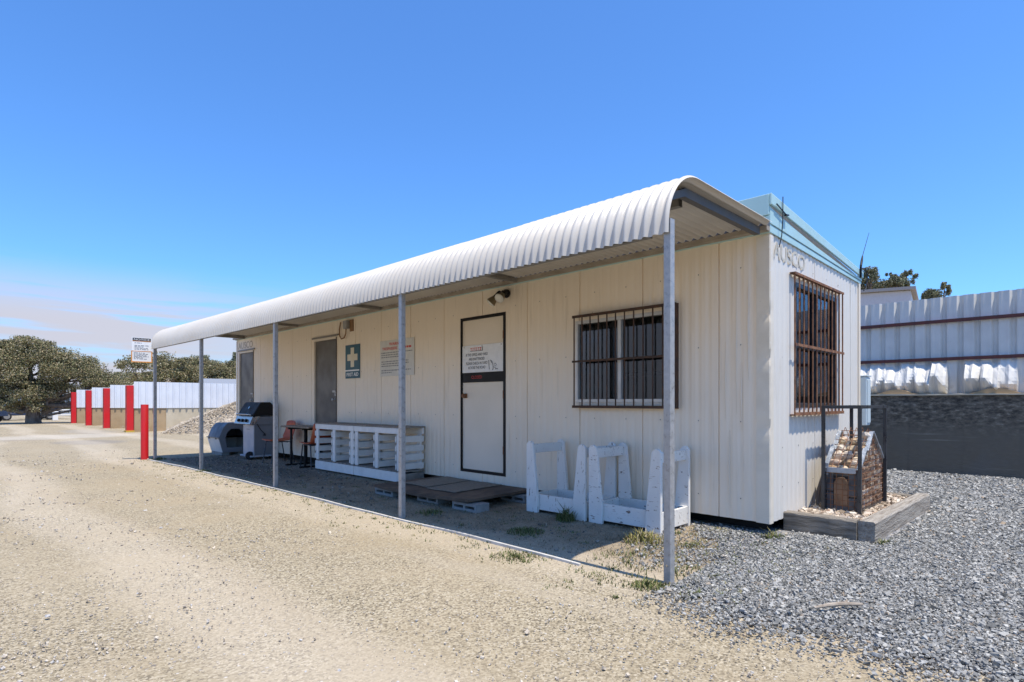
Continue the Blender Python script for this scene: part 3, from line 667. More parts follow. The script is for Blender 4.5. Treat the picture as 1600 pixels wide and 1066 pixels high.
def signs():
    # first aid
    y0, y1, z0, z1 = 8.64, 9.11, 1.56, 2.13; x = HX - .012
    t = thing('first_aid_sign', (x, (y0 + y1) / 2, z0), 'blue first aid sign with a yellowed white cross on the cream wall', 'sign')
    mb = MB(); mb.box(x, HX - .002, y0, y1, z0, z1); part('board', mb, M['blue_sign'], t)
    cy, cz = 8.875, 1.915; mb = MB(); w = .055; xx = x - .003
    mb.prism([(cy - w, cz - .165), (cy + w, cz - .165), (cy + w, cz - w), (cy + .165, cz - w), (cy + .165, cz + w), (cy + w, cz + w), (cy + w, cz + .165), (cy - w, cz + .165), (cy - w, cz + w), (cy - .165, cz + w), (cy - .165, cz - w), (cy - w, cz - w)], xx, x - .0005, 'x')
    part('cross', mb, M['cross'], t)
    mb = MB(); mb.box(xx, x - .0005, y0 + .012, y1 - .004, 1.682, 1.705); part('divider_bar', mb, M['white'], t); mb = MB(); text_geo(mb, 'FIRST AID', WALLX((xx, y1 - .045, 1.595)), .385, .062, bold=.02); part('lettering', mb, M['white'], t)
    # warning sheet
    y0, y1, z0, z1 = 7.10, 8.02, 1.56, 2.12; x = HX - .010
    t = thing('warning_sign', (x, (y0 + y1) / 2, z0), 'large white sign with red heading and black small print on the cream wall', 'sign')
    mb = MB(); mb.box(x, HX - .002, y0, y1, z0, z1); part('board', mb, M['sign_wn'], t, bevel=.002)
    mb = MB(); xx = x - .002
    text_geo(mb, 'WARNING', WALLX((xx, 7.76, 2.035)), .42, .048, bold=.02); part('title', mb, M['redink'], t); mb = MB(); text_geo(mb, 'TRESPASSERS', WALLX((xx, 7.955, 1.968)), .42, .044, bold=.015)
    lines_geo(mb, WALLX((xx, 7.50, 1.958)), .33, .07, [1], 4)
    part('heading', mb, M['redink'], t)
    mb = MB(); lines_geo(mb, WALLX((xx, 7.98, 1.60)), .84, .345, [1, .62, .58, 0, .88, .9, .6, 0, .95, .34], 8); part('small_print', mb, M['ink_grey'], t)
    # door sign
    y0, y1, z0, z1 = 5.22, 6.015, 1.545, 1.905; x = HX + .008
    t = thing('office_sign', (x, (y0 + y1) / 2, z0), 'white unattended office notice screwed to the cream door', 'sign')
    mb = MB(); mb.box(x, x + .008, y0, y1, z0, z1); part('board', mb, M['white'], t, bevel=.002)
    mb = MB(); xx = x - .002
    for i, (s, w) in enumerate((('IF THE OFFICE AND YARD', .43), ('ARE UNATTENDED', .31), ('PLEASE CHECK IN YARD', .42), ('ACROSS THE ROAD', .34))):
        text_geo(mb, s, WALLX((xx, 5.725 + w / 2, 1.762 - i * .057)), w, .037, bold=.005)
    part('lettering', mb, M['ink'], t)
    mb = MB(); yb, zb = 5.725 + .13, 1.825
    mb.add([WALLX((xx, yb, zb)) @ Vector(p) for p in ((0, 0, 0), (.25, 0, 0), (.25, .006, 0), (0, .006, 0))], [(0, 1, 2, 3)]); mb.add([WALLX((xx, yb - .24, zb)) @ Vector(p) for p in ((0, .007, 0), (.012, .007, 0), (.012, .05, 0), (0, .05, 0))], [(0, 1, 2, 3)])
    part('badge_shadow', mb, M['ink'], t)
    mb = MB()
    for k, (a, b_) in enumerate(((0, .03), (.04, .026), (.075, .03), (.112, .028), (.15, .026), (.185, .036))):
        m_ = WALLX((xx - .0005, yb - .008 - a, zb + .009))
        mb.add([m_ @ Vector(p) for p in ((.0, .03, 0), (b_, .03, 0), (b_, .038, 0), (0, .038, 0))], [(0, 1, 2, 3)])
        mb.add([m_ @ Vector(p) for p in ((b_ * .35, 0, 0), (b_ * .65, 0, 0), (b_ * .65, .029, 0), (b_ * .35, .029, 0))], [(0, 1, 2, 3)])
        if k % 2: mb.add([m_ @ Vector(p) for p in ((.0, .0, 0), (b_ * .34, 0, 0), (b_ * .34, .008, 0), (0, .008, 0))], [(0, 1, 2, 3)])
    part('badge', mb, M['redink'], t)
    mb = MB()   # little line drawing in the lower right corner
    def stroke(pts, w=.007):
        P = [WALLX((xx, 5.49, 1.555)) @ Vector((p[0], p[1], 0)) for p in pts]
        for a, b_ in zip(P, P[1:]): mb.bar(a, b_, w, .0015, (1, 0, 0))
    stroke([(.0, .14), (.005, .08), (.012, .02)], .011); stroke([(.03, .14), (.06, .12), (.08, .08), (.085, .03), (.07, .01)], .011); stroke([(.085, .05), (.11, .045), (.13, .03)]); stroke([(.10, .09), (.125, .095), (.14, .08), (.15, .07)]); stroke([(.11, .08), (.115, .06), (.14, .06)]); stroke([(.04, .13), (.05, .11), (.065, .10)]); stroke([(.12, .02), (.15, .025), (.17, .02)], .01)
    part('line_drawing', mb, M['ink_grey'], t)
    mb = MB()
    for y in (5.26, 5.62, 5.98): mb.lathe([(.008, 0), (.007, .003)], Matrix.Translation((x, y, 1.885)) @ Matrix.Rotation(-math.pi / 2, 4, 'Y'), 8)
    parts('screw', mb, M['galv_dull'], t)
    t = thing('black_door_sign', (x, 5.62, 1.42), 'black strip sign with dark red lettering below the office notice', 'sign')
    mb = MB(); mb.box(x + .001, x + .008, y0, y1, 1.415, 1.543); part('board', mb, M['black'], t)
    mb = MB(); text_geo(mb, 'CLOSED', WALLX((x - .001, 5.83, 1.462)), .21, .042, bold=.02); part('lettering', mb, M['darkred'], t)
signs()
def roof_bits():
    t = thing('antenna', (7.73, HY0 - .03, 2.70), 'thin black whip antenna on the rear roof corner of the hut', 'antenna')
    mb = MB(); mb.bar((7.62, HY0 - .05, 2.60), (7.62, HY0 - .05, 2.74), .02, .015); mb.tube([(7.62, HY0 - .05, 2.72), (7.66, HY0 - .05, 2.80), (7.69, HY0 - .05, 2.86)], [.013, .013, .008], 8); part('bracket', mb, M['black'], t, smooth=40)
    mb = MB(); mb.tube([(7.69, HY0 - .05, 2.86), (7.97, HY0 - .05, 3.19)], [.004, .0025], 6); part('whip', mb, M['cable'], t)
    mb = MB(); mb.tube([(7.64, HY0 - .05, 2.71), (7.78, HY0 - .06, 2.72), (7.86, HY0 - .06, 2.64), (7.84, HY0 - .05, 2.50), (7.78, HY0 - .04, 2.47)], .007, 6); part('lead', mb, M['cable'], t, smooth=60)
    t = thing('hanging_cable', (5.22, HY0 - .07, 2.4), 'black cable hanging over the teal flashing at the near roof corner', 'cable')
    mb = MB(); mb.tube([(5.24, HY0 - .045, 2.94), (5.225, HY0 - .05, 2.86), (5.22, HY0 - .05, 2.72), (5.225, HY0 - .04, 2.6), (5.22, HY0 - .02, 2.5)], .0045, 6); part('strand', mb, M['cable'], t, smooth=60)
    mb = MB(); mb.bar((5.10, HY0 - .045, 2.845), (5.32, HY0 - .045, 2.80), .008, .008); mb.bar((5.30, HY0 - .045, 2.795), (5.36, HY0 - .045, 2.805), .022, .012); part('clip', mb, M['cable'], t)
    t = thing('meter_box', (7.85, 2.1, .9), 'pale blue meter box on the far corner of the hut', 'meter box')
    mb = MB(); mb.box(HXB + .015, HXB + .17, 1.875, 2.12, .88, 1.45); part('cabinet', mb, M['box_pale'], t, bevel=.01)
    mb = MB(); mb.box(HXB + .013, HXB + .18, 1.865, 2.12, 1.455, 1.47); mb.box(HXB + .03, HXB + .155, 1.867, 1.874, .91, 1.42); part('lid', mb, M['box_pale'], t, bevel=.003)
roof_bits()
# ================================================================== AWNING
AY0, AY1 = 1.88, 13.42
def skew(Y): return -.15 * np.clip((np.asarray(Y, dtype=float) - 1.9) / 11.35, 0, 1.1) ** 2.5
def px_(Y): return 3.31 + float(skew(Y))
aw = thing('awning', (4.1, 7.6, 0), 'cream corrugated bullnose awning on galvanised posts along the hut', 'awning')
def awning():
    path = [(4.95 - t * 1.28 / 10, 2.648 + .012 * t / 10) for t in range(11)]
    for k in range(1, 15):
        a = math.pi / 2 * k / 14; path.append((3.67 - .40 * math.sin(a), 2.26 + .40 * math.cos(a)))
    path.append((3.268, 2.218))
    path = np.array(path); n = len(path)
    tan = np.gradient(path, axis=0); tan /= np.linalg.norm(tan, axis=1)[:, None]
    nor = np.stack([tan[:, 1], -tan[:, 0]], 1)          # outwards
    step = .076 / 10; Y = np.arange(AY0, AY1, step); off = .0155 * np.cos(2 * np.pi * Y / .076)
    lap = .0015 * np.floor((Y - AY0) / .76)
    lap = lap - lap.mean(); off = off + .0012 * np.sin(np.floor((Y - AY0) / .76) * 2.3)
    PX = path[None, :, 0] + nor[None, :, 0] * off[:, None] + skew(Y)[:, None] * np.clip((4.95 - path[None, :, 0]) / 1.28, 0, 1)
    PZ = path[None, :, 1] + nor[None, :, 1] * off[:, None]
    V = np.stack([PX, np.repeat(Y[:, None], n, 1), PZ], -1).reshape(-1, 3); m = len(Y)
    i = np.arange(m - 1)[:, None] * n + np.arange(n - 1)[None]
    F = np.stack([i, i + n, i + n + 1, i + 1], -1).reshape(-1, 4)
    npmesh('roof_sheet', V, F, M['roof'], aw, smooth=True)
    # folded edge capping at the far end
    mb = MB()
    for y0, y1 in ((AY1 - .035, AY1 + .012),):
        dx = float(skew((y0 + y1) / 2)); rings = []
        for (x, z), (a, b) in zip(path, nor):
            xx = x + dx * min(1, max(0, (4.95 - x) / 1.28))
            rings.append([(xx + a * o, y, z + b * o) for o, y in ((.017, y0), (.017, y1), (.021, y1), (.021, y0 - .003), (-.014, y0 - .003), (-.014, y0))])
        mb.loft(rings)
    part('edge_capping', mb, M['roof'], aw, smooth=45)
    # rafters at the ends and at every post
    for k, y in enumerate((AY0 + .10, 4.85, 7.79, 10.67, AY1 - .1)):
        mb = MB(); dx = float(skew(y)); x0 = 3.66 + dx
        zb_ = 2.565 if k in (0, 4) else 2.585; mb.box(x0, 4.93, y, y + .004, zb_, 2.628); mb.box(x0, 4.93, y + .004, y + .05, zb_, zb_ + .004); mb.box(x0, 4.93, y + .004, y + .05, 2.624, 2.628)
        mb.bar((x0 + .02, y + .025, 2.60), (3.42 + dx, y + .025, 2.50), .05, .055, (0, 1, 0)); mb.bar((3.43 + dx, y + .025, 2.53), (3.335 + dx, y + .025, 2.26), .05, .05, (0, 1, 0))
        part('rafter', mb, M['galv_dull'] if k else M['galv_shade'], aw)  # near end rafter: shade under the sheet overhang put into its colour
    for x, z0, z1, w in ((3.72, 2.535, 2.622, .05), (3.335, 2.235, 2.30, .04)):
        mb = MB(); ys = np.linspace(AY0 + .18, AY1 - .06, 12)
        for a, b in zip(ys, ys[1:]):
            xa = x + float(skew(a)); xb = x + float(skew(b))
            mb.add([(xa, a, z0), (xa + w, a, z0), (xa + w, a, z1), (xa, a, z1), (xb, b, z0), (xb + w, b, z0), (xb + w, b, z1), (xb, b, z1)], [(0, 1, 5, 4), (1, 2, 6, 5), (2, 3, 7, 6), (3, 0, 4, 7)])
        part('purlin', mb, M['galv_dull'], aw)
    mb = MB(); mb.box(4.945, 5.02, AY0 + .05, AY1 + .7, 2.60, 2.637); part('wall_plate', mb, pm('weathered_wall_plate', (.36, .31, .245), (.28, .24, .185), 6, .7, 0, .3, 30, wear=[((.2, .12, .07), 5, .6, .75)]), aw)
    mb = MB(); mb.box(4.962, 5.018, AY0 + .05, AY1 - .02, 2.6385, 2.672); part('gap_shade_strip', mb, M['galv_shade'], aw)  # added dark strip standing in for shade in the gaps under the corrugations
    for y in (1.90, 4.85, 7.79, 10.67, 13.25):
        x = px_(y); s = .026
        mb = MB(); mb.prism([(x - s + .004, y - s), (x + s - .004, y - s), (x + s, y - s + .004), (x + s, y + s - .004), (x + s - .004, y + s), (x - s + .004, y + s), (x - s, y + s - .004), (x - s, y - s + .004)], -.05, 2.31, 'z')
        p = part('post', mb, M['galv'], aw)
        mb = MB(); mb.lathe([(.007, 0), (.006, .005)], Matrix.Translation((x - s, y, 2.25)) @ Matrix.Rotation(-math.pi / 2, 4, 'Y'), 8); mb.lathe([(.007, 0), (.006, .005)], Matrix.Translation((x - s, y, .12)) @ Matrix.Rotation(-math.pi / 2, 4, 'Y'), 8)
        parts('bolt', mb, M['steel'], p)
awning()
def kerb():
    mb = MB(); ys = np.linspace(2.55, 13.5, 48); L = []
    for y in ys:
        x = px_(y) - .085 + .012 * math.sin(y * 1.9) + .006 * math.sin(y * 5.1); z = .02 + .005 * math.sin(y * 2.3)
        L.append([(x, y, -.03), (x + .022, y, -.03), (x + .022, y, z), (x, y, z)])
    mb.loft(L)
    tag(part('kerb_edging', mb, pm('weathered_kerb_edging', (.60, .57, .51), (.48, .45, .40), 9, .85, 0, .4, 40), None, bevel=.004), 'thin pale edging strip in the ground along the awning posts', 'edging')
kerb()

# ================================================================== things along the wall
# --- white timber stands (tray with two hoops), built once and copied
def stand(loc, matl, label):
    t = thing('timber_stand', loc, label, 'timber stand', 'white timber stands against the hut')
    x0, y0, z0 = loc; w, d, h = .78, .53, .74       # along Y, along X, height
    def upright(ys, front):
        # board standing in the YZ plane, straight outside, tapering inside, rounded top
        out = y0 + ys * w / 2; sgn = -ys
        b = .155 if front else .15; tp = .092
        poly = [(out, z0), (out + sgn * b, z0), (out + sgn * b, z0 + .15), (out + sgn * tp, h - .03), (out + sgn * (tp - .02), h - .006), (out + sgn * .05, h + .006), (out + sgn * .02, h - .004), (out, h - .03)]
        xa = x0 - d / 2 if front else x0 + d / 2 - .035
        mb = MB(); mb.prism(poly, xa, xa + .035, 'x')
        part('upright', mb, matl, t, bevel=.005)
    for ys in (-1, 1):
        upright(ys, True); upright(ys, False)
        y = y0 + ys * (w / 2 - .045)
        mb = MB(); mb.box(x0 - d / 2 + .036, x0 + d / 2 - .036, y - .018, y + .018, h - .125, h - .03); part('top_rail', mb, matl, t, bevel=.004)
    for xa, nm in ((x0 - d / 2 + .037, 'tray_board'), (x0 + d / 2 - .037 - .03, 'tray_board')):
        mb = MB(); mb.box(xa, xa + .028, y0 - w / 2 + .006, y0 + w / 2 - .006, z0 + .03, z0 + .19); part(nm, mb, matl, t, bevel=.003)
    for ys in (-1, 1):
        ya = y0 + ys * (w / 2 - .02); mb = MB(); mb.box(x0 - d / 2 + .067, x0 + d / 2 - .069, ya - .014, ya + .014, z0 + .03, z0 + .185); part('tray_board', mb, matl, t, bevel=.003)
    mb = MB()
    for k in range(4):
        xa = x0 - d / 2 + .07 + k * .1; mb.box(xa, xa + .088, y0 - w / 2 + .035, y0 + w / 2 - .035, z0 + .04, z0 + .058)
    part('tray_floor', mb, M['deck_top'], t)
    return t
sA = stand((4.72, 3.85, 0), M['peel'], 'white peeling timber stand beside the doorstep plate')
sB = stand((4.73, 3.035, 0), M['peel_y'], 'white flaking timber stand behind the awning post at the gravel edge')

# --- bench made from white pallets
def pallets():
    x0, x1, y0, y1 = 4.62, 5.03, 6.82, 9.36; ym = (y0 + y1) / 2
    t = thing('pallet_bench', ((x0 + x1) / 2, ym, 0), 'long white bench counter built from timber pallets under the warning sign', 'pallet bench')
    W = M['white_wood']
    for a, b in ((y0, ym - .006), (ym + .006, y1)):
        mb = MB(); mb.box(x0, x0 + .024, a, b, .03, .165); part('base_board', mb, W, t, bevel=.003)
        mb = MB(); mb.box(x0 + .026, x1, a + .01, a + .05, .02, .145); mb.box(x0 + .026, x1, b - .05, b - .01, .02, .145)
        y = a + .004
        while y < b - .05: mb.box(x0 + .004, x1, y, y + .09, .168, .186); y += .115
        part('base_deck', mb, M['deck_top'], t)
        mb = MB(); mb.box(x0 + .002, x0 + .026, a, b, .705, .785); mb.box(x1 - .03, x1, a, b, .69, .785); parts('top_board', mb, W, t, bevel=.003)
        mb = MB(); y = a + .003
        while y < b - .06: mb.box(x0 - .006, x1 + .01, y, y + .092, .788, .806); y += .1
        part('counter_top', mb, M['deck_top'], t, bevel=.002)
        mid = (a + b) / 2
        for yc in (a + .06, mid, b - .06):
            mb = MB(); mb.box(x0 + .008, x0 + .03, yc - .042, yc + .042, .188, .703); p = part('upright', mb, W, t, bevel=.003); mb = MB(); mb.box(x1 - .06, x1 - .03, yc - .042, yc + .042, .188, .69); part('upright', mb, W, t, bevel=.003)
            mb = MB()
            for k in range(4):
                z = .205 + k * .127
                for s in (-1, 1): mb.box(x0 - .004, x1 - .01, yc + s * .0535 - .0105, yc + s * .0535 + .0105, z, z + .084)
            part('side_slats', mb, W, p, bevel=.002)
pallets()

# --- steel plate doorstep on concrete blocks
def doorstep():
    z = .125
    t = thing('doorstep_plate', (4.48, 5.5, 0), 'rusty steel doorstep plate lying on concrete blocks', 'doorstep')
    mb = MB(); nx, ny = 10, 18; X = np.linspace(3.97, 5.02, nx); Y = np.linspace(4.62, 6.38, ny); top = []
    for y in Y:
        for x in X:
            s = (x - 3.97) / 1.05; top.append((x - .05 * (y - 4.62) / 1.76 * (1 - s) + .008 * math.sin(y * 9), y + .06 * s, z + .006 * math.sin(y * 2.2 + x) - .02 * (1 - s) * math.sin((y - 4.6) / 1.8 * math.pi)))
    n = len(top); f = []
    for j in range(ny - 1):
        for i in range(nx - 1):
            q = j * nx + i; f.append((q, q + 1, q + nx + 1, q + nx))
    mb.add(top, f)
    p = part('plate', mb, M['plate'], t, fixn=False); sm = p.modifiers.new('thick', 'SOLIDIFY'); sm.thickness = .028; sm.offset = -1
    for k, (x0, x1, y0, y1) in enumerate(((4.28, 5.0, 5.72, 6.2), (4.22, 5.0, 5.12, 5.66))):
        m = thing('doormat', ((x0 + x1) / 2, (y0 + y1) / 2, z), ('worn grey brown mat on the doorstep plate nearer the pallet bench', 'worn grey brown mat in the middle of the doorstep plate')[k], 'doormat', 'mats on the doorstep plate')
        mb = MB(); ns = 8; V = []; F = []
        for j in range(ns + 1):
            for i in range(ns + 1):
                x = x0 + (x1 - x0) * i / ns; y = y0 + (y1 - y0) * j / ns; s = (x - 3.97) / 1.05
                V.append((x, y + .06 * s, z + .005 + .006 * math.sin(y * 2.2 + x) - .02 * (1 - s) * math.sin((y - 4.6) / 1.8 * math.pi) * .7 + .002 * math.sin(x * 31 + y * 17)))
        for j in range(ns):
            for i in range(ns):
                q = j * (ns + 1) + i; F.append((q, q + 1, q + ns + 2, q + ns + 1))
        mb.add(V, F); o = part('pile', mb, M['mat_rubber'], m, fixn=False); sm = o.modifiers.new('thick', 'SOLIDIFY'); sm.thickness = .008; sm.offset = 1
    # hollow block, long face towards -X with two voids
    def block(loc, label):
        b = thing('concrete_block', loc, label, 'concrete block', 'concrete blocks under the doorstep plate')
        mb = MB(); L, D, H = .39, .19, .088; w = .03
        for y0, y1 in ((-L / 2, -L / 2 + w), (-w / 2, w / 2), (L / 2 - w, L / 2)): mb.box(-D / 2 + .002, D / 2 - .002, y0, y1, w - .004, H - w + .004)
        mb.box(-D / 2, D / 2, -L / 2 - .001, L / 2 + .001, H - w, H); mb.box(-D / 2, D / 2, -L / 2 - .001, L / 2 + .001, 0, w)
        mb2 = MB(); mb2.v = [(Vector(p) + Vector(loc))[:] for p in mb.v]; mb2.f = mb.f
        part('body', mb2, M['block'], b, bevel=.003); return b
    b0 = block((4.09, 4.72, -.004), 'concrete block under the near outer corner of the doorstep plate')
    for loc, lb in (((4.06, 6.22, -.004), 'concrete block under the far outer corner by the pallet bench'), ((4.13, 5.42, -.008), 'concrete block half buried under the middle of the plate edge'), ((4.86, 4.76, -.004), 'concrete block under the plate edge behind the white stand')):
        c = copy_tree(b0, loc); c['label'] = lb
doorstep()

# --- barbecue
def barbecue():
    x0, x1, ya, yb = 4.55, 4.95, 11.85, 12.40
    t = thing('barbecue', (4.75, 12.15, 0), 'hooded gas barbecue with charcoal lid and grey cart against the hut', 'barbecue')
    mb = MB(); mb.box(x0, x0 + .02, ya, yb, .09, .70); c = part('cart_door', mb, M['bbq_grey'], t, bevel=.006)
    mb = MB(); mb.box(x0 - .004, x0 - .001, 12.05, 12.22, .60, .615); part('badge', mb, M['bbq_side'], c)
    mb = MB(); mb.box(x0 + .022, x1, ya + .004, yb - .004, .09, .70); part('cart', mb, M['bbq_side'], t, bevel=.006)
    mb = MB(); mb.box(x0 - .06, x1 + .01, ya - .01, yb + .01, .055, .088); part('base_tray', mb, M['bbq_grey'], t, bevel=.006)
    mb = MB(); mb.prism([(4.50, .70), (4.96, .70), (4.96, .865), (4.56, .865), (4.50, .80)], ya - .03, yb + .24, 'y'); part('firebox', mb, M['bbq_side'], t, bevel=.006)
    mb = MB(); mb.prism([(4.455, .715), (4.495, .70), (4.555, .855), (4.515, .87)], ya - .04, yb + .25, 'y'); cp = part('control_panel', mb, M['steel'], t, bevel=.004)
    for y in (12.02, 12.22, 12.42):
        q = Matrix.Translation((4.476, y, .782)) @ Vector((-.93, 0, .37)).to_track_quat('Z', 'Y').to_matrix().to_4x4()
        mb = MB(); mb.lathe([(.034, 0), (.034, .02), (.026, .034), (.004, .036)], q, 16); part('knob', mb, M['black'], cp, smooth=40)
    prof = [(4.50, .885), (4.545, .93), (4.67, 1.135), (4.70, 1.155), (4.88, 1.155), (4.93, 1.10), (4.955, .885)]
    mb = MB(); mb.prism(prof, ya - .02, yb + .22, 'y'); lid = part('lid', mb, M['bbq_lid'], t, bevel=.012)
    mb = MB(); mb.prism([(x + (.006 if x < 4.7 else -.006), z - .006) for x, z in prof], ya - .032, ya - .0215, 'y'); mb.prism(prof, yb + .2215, yb + .232, 'y'); parts('lid_end', mb, M['black'], lid, bevel=.004)
    mb = MB(); mb.tube([(4.50, ya + .02, .90), (4.465, ya + .04, .91), (4.465, yb + .16, .91), (4.50, yb + .18, .90)], .011, 8); part('lid_handle', mb, M['steel'], lid, smooth=40)
    mb = MB(); q = Matrix.Translation((4.60, 12.2, 1.04)) @ Vector((-.85, 0, .52)).to_track_quat('Z', 'Y').to_matrix().to_4x4(); mb.lathe([(.03, 0), (.03, .01), (.004, .011)], q, 14); part('thermometer', mb, M['steel'], lid, smooth=40)
    mb = MB(); mb.prism([(4.545, .715), (4.66, .87), (4.57, .87), (4.52, .80)], ya - .05, ya - .034, 'y'); part('side_bracket', mb, M['steel'], t)
    mb = MB(); mb.tube([(4.60, ya - .04, .72), (4.68, ya - .03, .60), (4.76, ya - .012, .52)], .008, 6); mb.lathe([(.03, 0), (.012, .05)], Matrix.Translation((4.76, ya - .012, .48)), 10); part('gas_hose', mb, M['cable'], t, smooth=40)
    for y in (ya + .06,):
        q = Matrix.Translation((4.50, y, .085)) @ Matrix.Rotation(math.pi / 2, 4, 'X')
        mb = MB(); mb.lathe([(.02, -.025), (.07, -.025), (.085, -.015), (.085, .015), (.07, .025), (.02, .025)], q, 20); part('wheel', mb, M['tyre'], t, smooth=40)
    mb = MB()
    for y in (ya + .05, yb - .05): mb.box(x1 - .08, x1 - .03, y - .025, y + .025, .0, .06)
    parts('foot', mb, M['black'], t)
barbecue()
# --- dog kennel
def kennel():
    t = thing('dog_kennel', (4.7, 13.65, 0), 'grey plastic dog kennel with arched doorway beside the barbecue', 'dog kennel')
    y0, y1 = 13.28, 14.02
    def ring(y, half, s=1):
        lo = [(-.25 * s, .07), (.25 * s, .07), (.335 * s, .385), (-.335 * s, .385)]
        hi = [(-.335 * s, .385), (.335 * s, .385), (.25 * s, .60), (.16 * s, .70), (-.16 * s, .70), (-.25 * s, .60)]
        return [(4.70 + x, y, z) for x, z in (hi if half else lo)]
    # lower shell: front frame around the doorway is its own part
    mb = MB(); mb.loft([ring(y0 + .02, 0), ring(y1, 0)], cap=False); r = ring(y1, 0); mb.add(r, [(0, 1, 2, 3)]); r = ring(y0 + .02, 0); mb.add([r[0], r[1], ring(y1, 0)[1], ring(y1, 0)[0]], [])
    p = part('base_shell', mb, M['kennel_base'], t)
    mb = MB(); mb.box(4.45, 4.95, y0 + .03, y1 - .02, .072, .09); part('floor', mb, M['kennel_base'], t)
    mb = MB(); mb.loft([ring(y0 - .0, 1), ring(y0 + .16, 1, 1.02), ring(y1 - .14, 1, 1.02), [(x * .94 + 4.70 * .06, y, z * .96 + .012) for x, y, z in ring(y1 + .02, 1, 1)]], cap=False); r = [(x * .94 + 4.70 * .06, y, z * .96 + .012) for x, y, z in ring(y1 + .02, 1, 1)]; mb.add(r, [tuple(range(6))])
    part('roof_shell', mb, M['kennel_top'], t, smooth=25)
    # front with arched opening
    outer = [(-.25, .07), (-.335, .385), (-.25, .60), (-.16, .70), (.16, .70), (.25, .60), (.335, .385), (.25, .07)]
    inner = [(-.17, .17), (-.20, .385), (-.165, .50), (-.09, .575), (.09, .575), (.165, .50), (.20, .385), (.17, .17)]
    mb = MB(); v = []
    for y in (y0 - .012, y0 + .03):
        v += [(4.70 + x, y, z) for x, z in outer] + [(4.70 + x, y, z) for x, z in inner]
    n = 8; f = []
    for k in range(n):
        j = (k + 1) % n
        f += [(k, j, n + j, n + k), (2 * n + k, 3 * n + k, 3 * n + j, 2 * n + j), (k, 2 * n + k, 2 * n + j, j), (n + k, n + j, 3 * n + j, 3 * n + k)]
    mb.add(v, f); part('door_surround', mb, M['bbq_side'], t)
    mb = MB()
    for x in (-.345, .345):
        for y in (13.42, 13.85): mb.box(4.70 + x - .012, 4.70 + x + .012, y, y + .04, .35, .40)
    mb.box(4.70 - .35, 4.70 - .337, y0, y1, .375, .395); parts('clip', mb, M['galv_dull'], t)
    mb = MB()
    for x in (4.5, 4.85): mb.box(x - .06, x + .1, y0 + .05, y1 - .05, 0, .07)
    parts('foot', mb, M['block'], t)
kennel()
# --- table and orange chairs
def table():
    t = thing('table', (4.8, 10.1, 0), 'narrow brown table on dark pedestal legs beside the orange chairs', 'table')
    mb = MB(); mb.box(4.58, 5.02, 9.52, 10.64, .70, .725); part('table_top', mb, M['table_top'], t, bevel=.004)
    mb = MB(); mb.box(4.577, 5.023, 9.517, 10.643, .694, .7); part('edge_trim', mb, M['black'], t)
    for y in (9.82, 10.38):
        mb = MB(); mb.tube([(4.66, y, .03), (4.66, y, .694)], .022, 10); mb.tube([(4.95, y, .03), (4.95, y, .694)], .022, 10); mb.bar((4.56, y, .015), (5.02, y, .015), .05, .03); mb.bar((4.6, y, .675), (5.0, y, .675), .04, .03); part('leg_frame', mb, M['black'], t, smooth=40)
table()
def chair(loc, rz, label, src=[None]):
    if src[0] is not None:
        c = copy_tree(src[0], loc, rz); c['label'] = label; return c
    t = thing('plastic_chair', (0, 0, 0), label, 'chair', 'orange plastic chairs at the table')
    # faces +Y locally
    V = []; F = []; nu, nv = 9, 14
    for j in range(nv):
        s = j / (nv - 1)
        if s < .5: q = s / .5; y = .21 - .40 * q; z = .435 - .02 * math.sin(q * math.pi) ; w = .215
        else: q = (s - .5) / .5; y = -.19 - .11 * q - .03 * math.sin(q * math.pi); z = .435 + .37 * q ** 1.1; w = .215 - .03 * q
        for i in range(nu):
            u = -1 + 2 * i / (nu - 1); V.append((u * w, y + (.03 * u * u if s > .55 else 0), z + (.016 * u * u if s < .5 else 0) - (.03 * u ** 4 if s > .97 else 0)))
    for j in range(nv - 1):
        for i in range(nu - 1): q = j * nu + i; F.append((q, q + 1, q + nu + 1, q + nu))
    mb = MB(); mb.add(V, F); o = part('seat_shell', mb, M['orange'], t, smooth=60, fixn=False); sm = o.modifiers.new('thick', 'SOLIDIFY'); sm.thickness = .012
    for sx in (-1, 1):
        mb = MB(); mb.tube([(sx * .20, .20, 0), (sx * .185, .14, .41), (sx * .185, -.16, .415), (sx * .21, -.24, 0)], .011, 8); part('leg_frame', mb, M['black_steel'], t, smooth=50)
    mb = MB(); mb.tube([(-.185, .10, .405), (.185, .10, .405)], .010, 8); mb.tube([(-.185, -.12, .405), (.185, -.12, .405)], .010, 8); part('cross_bar', mb, M['black_steel'], t)
    t.location = loc; t.rotation_euler = (0, 0, rz); src[0] = t; ORG[t.name] = Vector(loc)
chair((4.64, 10.93, 0), math.pi / 2, 'orange plastic chair between the barbecue and the table')
chair((4.80, 9.68, 0), 0, 'orange plastic chair tucked in behind the white pallet bench')

